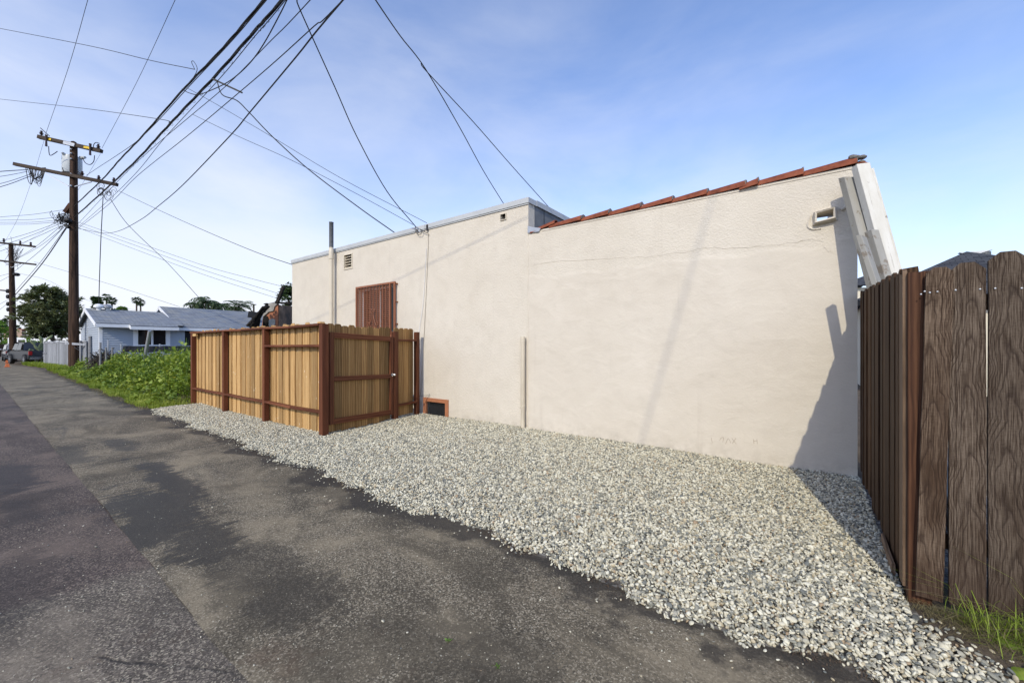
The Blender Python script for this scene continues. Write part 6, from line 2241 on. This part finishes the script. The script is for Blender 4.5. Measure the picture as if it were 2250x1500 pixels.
tcx = P(112, 690, t=37)
lq = thing('loquat_tree', (tcx.x, tcx.y, 0), 'large dark-leaved tree with dense round crown behind the silvered board fence', 'tree')
limb_tree(lq, (tcx.x, tcx.y, -0.05), (tcx.x, tcx.y, 3.6), 0.2, 9, (2.0, 2.0, 2.4))
rosette_crown(lq, blob_centers((tcx.x, tcx.y + 0.05, 4.1), (2.6, 2.05, 2.85), 1700, 80, 0.5, 3), M['darkleaf'], 9, 0.36, 0.36)
# low sprouts with yellowish leaves
p = P(72, 770, t=34.5)
sp = thing('banana_leaf_shrub', (p.x, p.y, 0), 'pale green drooping shrub in front of the dark-leaved tree by the pickup', 'shrub')
limb_tree(sp, (p.x, p.y, -0.05), (p.x, p.y, 1.4), 0.05, 4, (0.5, 0.5, 0.6))
rosette_crown(sp, blob_centers((p.x, p.y, 1.5), (0.5, 0.62, 0.8), 60, 10, 0.5, 5), M['brightleaf'], 7, 0.42, 0.3)
# prickly pear: stacked pads
p = P(84, 790, t=33.0)
cac = thing('prickly_pear', (p.x, p.y, 0), 'straggling prickly pear with tall greenish pads at the foot of the tree', 'cactus')
random.seed(21)
pads = []
for br_ in range(7):
    b = Vector((p.x + random.uniform(-0.7, 0.7), p.y + random.uniform(-0.45, 0.35), -0.05))
    d_ = Vector((0, random.uniform(-0.5, 0.5), 1)).normalized()
    for k in range(random.randint(2, 5)):
        L = random.uniform(0.38, 0.6)
        rings = []
        sd_ = Vector((random.uniform(-0.4, 0.4), 1, 0)).normalized()
        nrm = d_.cross(sd_).normalized()
        for i in range(6):
            f_ = i / 5
            wd = max(0.03, 0.13 * math.sin(math.pi * (0.1 + 0.85 * f_)))
            c0 = b + d_ * L * f_
            rings.append([c0 + sd_ * wd * math.cos(a) + nrm * 0.035 * math.sin(a) for a in np.linspace(0, 6.283, 8, endpoint=False)])
        MB().loft(rings).build('pad', M['cactus'], cac, smooth=True)
        b = b + d_ * L * 0.95
        d_ = (d_ + Vector((0, random.uniform(-0.6, 0.6), 0.2))).normalized()
random.seed(5)


# ------------------------------------------------------------------ distant trees and palms
def leafy(name, px, py, t, w_, h_, mat, label, n=420, L=0.4, group='distant trees', trunk=True):
    c = P(px, py, t=t)
    r = thing(name, (c.x, c.y, 0), label, 'tree', group)
    limb_tree(r, (c.x, c.y, -0.05), (c.x, c.y, c.z), 0.12 + 0.02 * h_, 6, (w_ * 0.4, w_ * 0.4, h_ * 0.4))
    rosette_crown(r, blob_centers((c.x, c.y, c.z), (w_ / 2, w_ / 2, h_ / 2), n, 22, 0.5, int(px * 7 + py)), mat, 7, L, 0.5)
    return r


leafy('leafy_tree', 212, 666, 62, 1.2, 2.2, M['treeleaf'], 'dark round tree behind the blue house roof beside two palms', 500, 0.34)
leafy('leafy_tree', 252, 685, 70, 0.9, 0.9, M['treeleaf'], 'small bush top just above the blue house roof under the left palms', 120, 0.3)
leafy('leafy_tree', 268, 682, 70, 1.5, 1.3, M['brightleaf'], 'low yellowish tree top above the blue house roof between palm pairs', 200, 0.3)
leafy('leafy_tree', 634, 655, 30, 1.5, 2.0, M['treeleaf'], 'slim leafy tree between the charred rafter and the stucco building', 240, 0.2)
leafy('leafy_tree', -8, 748, 60, 5.0, 5.0, M['brightleaf'], 'bright green tree at the left edge beyond the silver car', 500, 0.35)
leafy('leafy_tree', 15, 713, 95, 2.2, 4.6, M['treeleaf'], 'small pointed tree above the tan building at the left edge', 220, 0.35)
leafy('leafy_tree', 2, 730, 85, 6.0, 3.5, M['treeleaf'], 'dark low tree beside the tan building at the left edge', 300, 0.4)


def palm(name, px, py, t, R, kind, label, nf, group):
    c = P(px, py, t=t)
    r = thing(name, (c.x, c.y, 0), label, 'palm tree', group)
    MB().tube([(c.x + random.uniform(-0.3, 0.3), c.y, -0.1), (c.x + random.uniform(-0.15, 0.15), c.y, c.z * 0.5), (c.x, c.y, c.z - 0.1)], [0.26, 0.17, 0.15] if kind == 'fan' else [0.32, 0.26, 0.22], 8).build('trunk', M['bark'], r, smooth=True)
    Vs = []
    for i in range(nf):
        az = i * 2.399 + random.random() * 0.4
        if kind == 'fan':
            el = random.uniform(-1.0, 1.2)
            d_ = np.array([math.cos(az) * math.cos(el), math.sin(az) * math.cos(el), math.sin(el)])
            st_ = np.array([c.x, c.y, c.z]) + d_ * R * 0.45
            k = 11
            sdv = np.cross(d_, np.array([0, 0, 1.0]) + rng.normal(0, 0.2, 3))
            sdv /= np.linalg.norm(sdv)
            an = np.linspace(-1.15, 1.15, k)
            dd = d_[None] * np.cos(an)[:, None] + sdv[None] * np.sin(an)[:, None] + np.array([0, 0, -0.12])
            Vs.append(leaf_arrays(np.tile(st_, (k, 1)), dd, R * 0.52, R * 0.11, 0.1))
            Vs.append(leaf_arrays(np.array([[c.x, c.y, c.z]]), d_[None], R * 0.5, R * 0.04, 0.1))
        else:
            el = random.uniform(-0.1, 1.25)
            hd = np.array([math.cos(az), math.sin(az), 0])
            L = R * random.uniform(0.85, 1.1)
            prev = np.array([c.x, c.y, c.z])
            pts = []
            nsg = 16
            ang = el
            for s_ in range(nsg):
                prev = prev + (hd * math.cos(ang) + np.array([0, 0, math.sin(ang)])) * L / nsg
                ang -= (0.10 if kind == 'date' else 0.15)
                pts.append(prev.copy())
            pts = np.array(pts)
            sdv = np.array([-hd[1], hd[0], 0])
            for sg in (-1, 1):
                dd = sdv[None] * sg + np.gradient(pts, axis=0) / (L / nsg) * 0.7 + np.array([0, 0, -0.15 if kind == 'date' else -0.75])
                f_ = np.linspace(0, 1, nsg)
                Vs.append(leaf_arrays(pts, dd, R * 0.24 * np.sin(np.pi * (0.12 + 0.85 * f_)) + 0.05, R * 0.045, 0.1))
    V, Fc = join(Vs)
    np_mesh('crown', V, Fc, M['palmleaf'], parent=r)
    return r


gp_ = 'palms behind the blue house'
palm('fan_palm', 234, 654, 90, 1.15, 'fan', 'taller fan palm of the left pair beside the dark round tree', 34, gp_)
palm('fan_palm', 246, 661, 88, 1.1, 'fan', 'shorter fan palm of the left pair beside the dark round tree', 34, gp_)
palm('fan_palm', 300, 659, 95, 1.15, 'fan', 'taller fan palm of the pair standing alone above the roof middle', 34, gp_)
palm('fan_palm', 309, 665, 95, 1.05, 'fan', 'shorter fan palm of the pair standing alone above the roof middle', 34, gp_)
palm('queen_palm', 455, 662, 48, 2.3, 'queen', 'tallest feathery palm behind the rear roof ridge', 26, gp_)
palm('queen_palm', 434, 672, 48, 1.6, 'queen', 'leftmost feathery palm behind the rear roof ridge', 22, gp_)
palm('queen_palm', 482, 672, 50, 1.9, 'queen', 'feathery palm between the tallest palm and the stout date palm', 22, gp_)
palm('date_palm', 521, 676, 46, 1.85, 'date', 'stout date palm with stiff arching fronds near the charred roof', 46, gp_)

dp = P(558, 700, t=75)
fp_ = thing('utility_pole', (dp.x, dp.y, 0), 'tiny distant utility pole above the roof beside the charred building', 'utility pole')
zt3 = P(557, 668, t=75).z
MB().tube([(dp.x, dp.y, 0), (dp.x - 0.1, dp.y, zt3)], [0.2, 0.15], 8).build('shaft', M['armwood'], fp_)
MB().beam(P(552, 670, t=75), P(563, 669, t=75), 0.12, 0.14).build('crossarm', M['armwood'], fp_)

# ------------------------------------------------------------------ buildings at the far end of the alley
tb = thing('tan_building', P(22, 760, t=80), 'tan gabled building far down the alley at the left edge', 'building')
a_, b_ = P(8, 760, t=82), P(48, 760, t=82)
zt4 = P(20, 721, t=82).z
MB().prism([Vector((a_.x, a_.y, -0.1)), Vector((b_.x, b_.y, -0.1)), Vector((b_.x, b_.y, zt4 - 0.3)), Vector((a_.x, a_.y, zt4))], (-8, 1, 0)).build('wall', M['tanwall'], tb)
MB().prism([Vector((a_.x, a_.y, zt4)) + Vector((0.2, -0.4, 0.01)), Vector((b_.x, b_.y, zt4 - 0.3)) + Vector((0.2, 0.4, 0.01)), Vector((b_.x, b_.y, zt4 - 0.2)) + Vector((0.2, 0.4, 0.05)), Vector((a_.x, a_.y, zt4 + 0.12)) + Vector((0.2, -0.4, 0.01))], (-8.4, 1, 0)).build('roof', M['tile'], tb)
wvn = thing('white_trailer', P(34, 760, t=60), 'white box trailer parked behind the silver car', 'trailer')
a_, b_ = P(17, 760, t=58), P(58, 760, t=58)
zb = P(20, 741, t=58).z
u0 = (Vector((b_.x, b_.y, 0)) - Vector((a_.x, a_.y, 0)))
MB().prism([Vector((a_.x, a_.y, 0.5)), Vector((b_.x, b_.y, 0.5)), Vector((b_.x, b_.y, zb - 0.12)), Vector((b_.x, b_.y, zb - 0.12)) - u0 * 0.06 + Vector((0, 0, 0.12)), Vector((a_.x, a_.y, zb)) + u0 * 0.06, Vector((a_.x, a_.y, zb - 0.12))], (-5, 0.6, 0)).build('body', M['white'], wvn)
for f_ in (0.2, 0.8):
    q = Vector((a_.x, a_.y, 0.35)) + u0 * f_ + Vector((-2.5, 0.3, 0))
    MB().tube([q, q + u0.normalized() * 0.25], 0.35, 14).build('wheel', M['black'], wvn)
MB().prism([Vector((a_.x, a_.y, 1.0)) + u0 * 0.55 + Vector((0.02, 0, 0)), Vector((a_.x, a_.y, 1.0)) + u0 * 0.9 + Vector((0.02, 0, 0)), Vector((a_.x, a_.y, zb - 0.35)) + u0 * 0.9 + Vector((0.02, 0, 0)), Vector((a_.x, a_.y, zb - 0.35)) + u0 * 0.55 + Vector((0.02, 0, 0))], (-0.015, 0, 0)).build('window', M['glassdark'], wvn)
gfc = thing('low_dark_fence', P(5, 770, t=56), 'low dark fence at the left edge behind the silver car', 'fence')
a_, b_ = P(-12, 760, t=56), P(17, 760, t=56)
for i in range(9):
    q = Vector((a_.x, a_.y, 0)).lerp(Vector((b_.x, b_.y, 0)), i / 8)
    bar('board', q, q + Vector((0, 0, 1.75)), 0.24, 0.03, M['armwood'], gfc, up=(1, 0, 0))


# ------------------------------------------------------------------ vehicles
def vehicle(name, loc, heading, paint, label, kind):
    """length along local +X (nose), built in local coordinates then placed"""
    hd = Vector(heading).normalized()
    q = Quaternion((0, 0, 1), math.atan2(hd.y, hd.x))
    root = thing(name, loc, label, 'car')
    root.rotation_mode = 'QUATERNION'
    root.rotation_quaternion = q

    def put(mb, nm, mat, par=root, smooth=False):
        c = sum(mb.v, Vector()) / len(mb.v)
        me = newmesh(nm, [p - c for p in mb.v], mb.f)
        bm = bmesh.new()
        bm.from_mesh(me)
        bmesh.ops.recalc_face_normals(bm, faces=bm.faces)
        bm.to_mesh(me)
        bm.free()
        if smooth:
            me.polygons.foreach_set('use_smooth', [True] * len(me.polygons))
            me.set_sharp_from_angle(angle=math.radians(35))
        o = bpy.data.objects.new(nm, me)
        me.materials.append(mat)
        COL.objects.link(o)
        o.parent = par
        o.location = c - (par['_c'] if False else LC.get(par.name, Vector()))
        LC[o.name] = c
        return o
    LC = {}
    W2 = 0.93

    def hull(prof, w0, w1, zt):
        rings = []
        for sgn, k in ((-1, 0.90), (-1, 1.0), (1, 1.0), (1, 0.90)):
            ring = []
            for x, z in prof:
                wy_ = w0 + (w1 - w0) * max(0, min(1, (z - 0.5) / (zt - 0.5)))
                ring.append(Vector((x * (0.985 if k < 1 else 1), sgn * wy_ * k if k < 1 else sgn * wy_ * 0.985, z)))
            rings.append(ring)
        return MB().loft(rings)
    if kind == 'suv':
        body = [(-2.3, 0.35), (-2.38, 0.6), (-2.33, 1.02), (2.15, 1.0), (2.36, 0.8), (2.38, 0.4), (2.2, 0.28), (-2.2, 0.28)]
        cab = [(-2.28, 1.0), (-2.02, 1.66), (-1.8, 1.74), (0.35, 1.74), (0.6, 1.68), (1.35, 1.0)]
        axles = (-1.4, 1.45)
    else:
        body = [(-2.75, 0.5), (-2.78, 0.62), (-2.74, 1.12), (2.35, 1.12), (2.68, 0.98), (2.72, 0.5), (2.5, 0.42), (-2.6, 0.42)]
        cab = [(-1.15, 1.1), (-1.02, 1.72), (-0.8, 1.82), (0.7, 1.82), (0.95, 1.74), (1.55, 1.1)]
        axles = (-1.75, 1.75)
    bd = put(hull(body, W2, W2, 1.1), 'body', paint, smooth=True)
    cb_ = put(hull(cab, W2 - 0.02, W2 - 0.17, 1.8), 'cabin', paint, smooth=True)
    # windows
    zl, zh = (1.08, 1.62) if kind == 'suv' else (1.18, 1.70)
    segs = [(-1.95, -1.15), (-1.05, -0.2), (-0.1, 0.75)] if kind == 'suv' else [(-0.9, -0.05), (0.05, 0.95)]
    for sgn in (-1, 1):
        for a, b in segs:
            yl, yh = sgn * (W2 - 0.035), sgn * (W2 - 0.135)
            put(MB().prism([(a, yl, zl), (b + 0.25, yl, zl), (b, yh, zh), (a + 0.08, yh, zh)], (0, sgn * 0.02, 0)), 'side_window', M['glassdark'], cb_)
    bx = cab[0][0]
    put(MB().prism([(bx - 0.01, -0.72, 1.10), (bx - 0.01, 0.72, 1.10), (bx + 0.215, 0.64, 1.6), (bx + 0.215, -0.64, 1.6)], (-0.02, 0, 0.008)), 'rear_window', M['glassdark'], cb_)
    fx = cab[-1][0]
    put(MB().prism([(fx - 0.03, -0.74, 1.12), (fx - 0.03, 0.74, 1.12), (cab[-2][0] + 0.06, 0.64, cab[-2][1] - 0.06), (cab[-2][0] + 0.06, -0.64, cab[-2][1] - 0.06)], (0.02, 0, 0.02)), 'windscreen', M['glassdark'], cb_)
    rb = body[0][0]
    for sgn in (-1, 1):
        put(MB().box((rb - 0.10, sgn * (W2 - 0.02), 0.78), (rb + 0.06, sgn * (W2 - 0.2), 1.0 if kind == 'suv' else 1.08)), 'tail_light', M['redlamp'], bd)
        put(MB().box((2.30, sgn * (W2 - 0.03), 0.72), (2.41 if kind == 'suv' else 2.74, sgn * (W2 - 0.33), 0.9)), 'headlight', M['chrome'], bd)
        put(MB().sphere((fx - 0.25, sgn * (W2 + 0.12), 1.16), 0.11, 8, 5, (0.6, 1.1, 0.8)), 'mirror', paint, cb_, True)
    put(MB().box((rb - 0.12, -0.86, 0.42), (rb + 0.02, 0.86, 0.62)), 'bumper', paint if kind == 'suv' else M['chrome'], bd)
    put(MB().box((rb - 0.135, -0.16, 0.66), (rb - 0.10, 0.16, 0.78)), 'number_plate', M['white'], bd)
    R = 0.36 if kind == 'suv' else 0.42
    for ax_ in axles:
        for sgn in (-1, 1):
            c = Vector((ax_, sgn * (W2 - 0.10), R))
            ring = []
            for rr, yy in ((R * 0.62, 0.12), (R * 0.95, 0.13), (R, 0.09), (R, -0.09), (R * 0.95, -0.13)):
                ring.append([c + Vector((rr * math.cos(a), sgn * yy, rr * math.sin(a))) for a in np.linspace(0, 6.283, 20, endpoint=False)])
            wh = put(MB().loft(ring), 'wheel', M['black'], root, True)
            rm = MB()
            for s_ in range(6):
                a = s_ * math.pi / 3
                rm.beam(c + Vector((0, sgn * 0.11, 0)), c + Vector((R * 0.6 * math.cos(a), sgn * 0.115, R * 0.6 * math.sin(a))), 0.045, 0.03, (0, 1, 0))
            put(rm, 'rim', M['metal'], wh)
    if kind == 'pickup':
        put(MB().box((-2.55, -0.78, 1.122), (-1.25, 0.78, 1.14)), 'bed_cover', M['black'], bd)
    return root


vehicle('pickup_truck', (-52.9, 3.28, 0), (-0.985, -0.165, 0), M['darkpaint'], 'dark graphite pickup truck parked at the alley edge before the tree', 'pickup')
vehicle('parked_car', (-65.0, 3.0, 0), (-1, -0.02, 0), M['silverpaint'], 'silver station wagon seen from behind at the left edge', 'suv')
for i, (px_, py_) in enumerate(((16, 797), (16, 806))):
    p = P(px_, py_, z=0)
    m = MB()
    m.loft([[p + Vector((a * 0.17 * s_, b * 0.13 * s_, z_)) for a, b in ((-1, -1), (1, -1), (1, 1), (-1, 1))] for s_, z_ in ((1.0, 0), (1.0, 0.05), (0.75, 0.06), (0.6, 0.24), (0.5, 0.25))])
    m.build('orange_block', M['orange'], label=('farther' if i == 0 else 'nearer') + ' orange plastic block on the alley behind the pickup', cat='block', group='orange blocks on the alley')
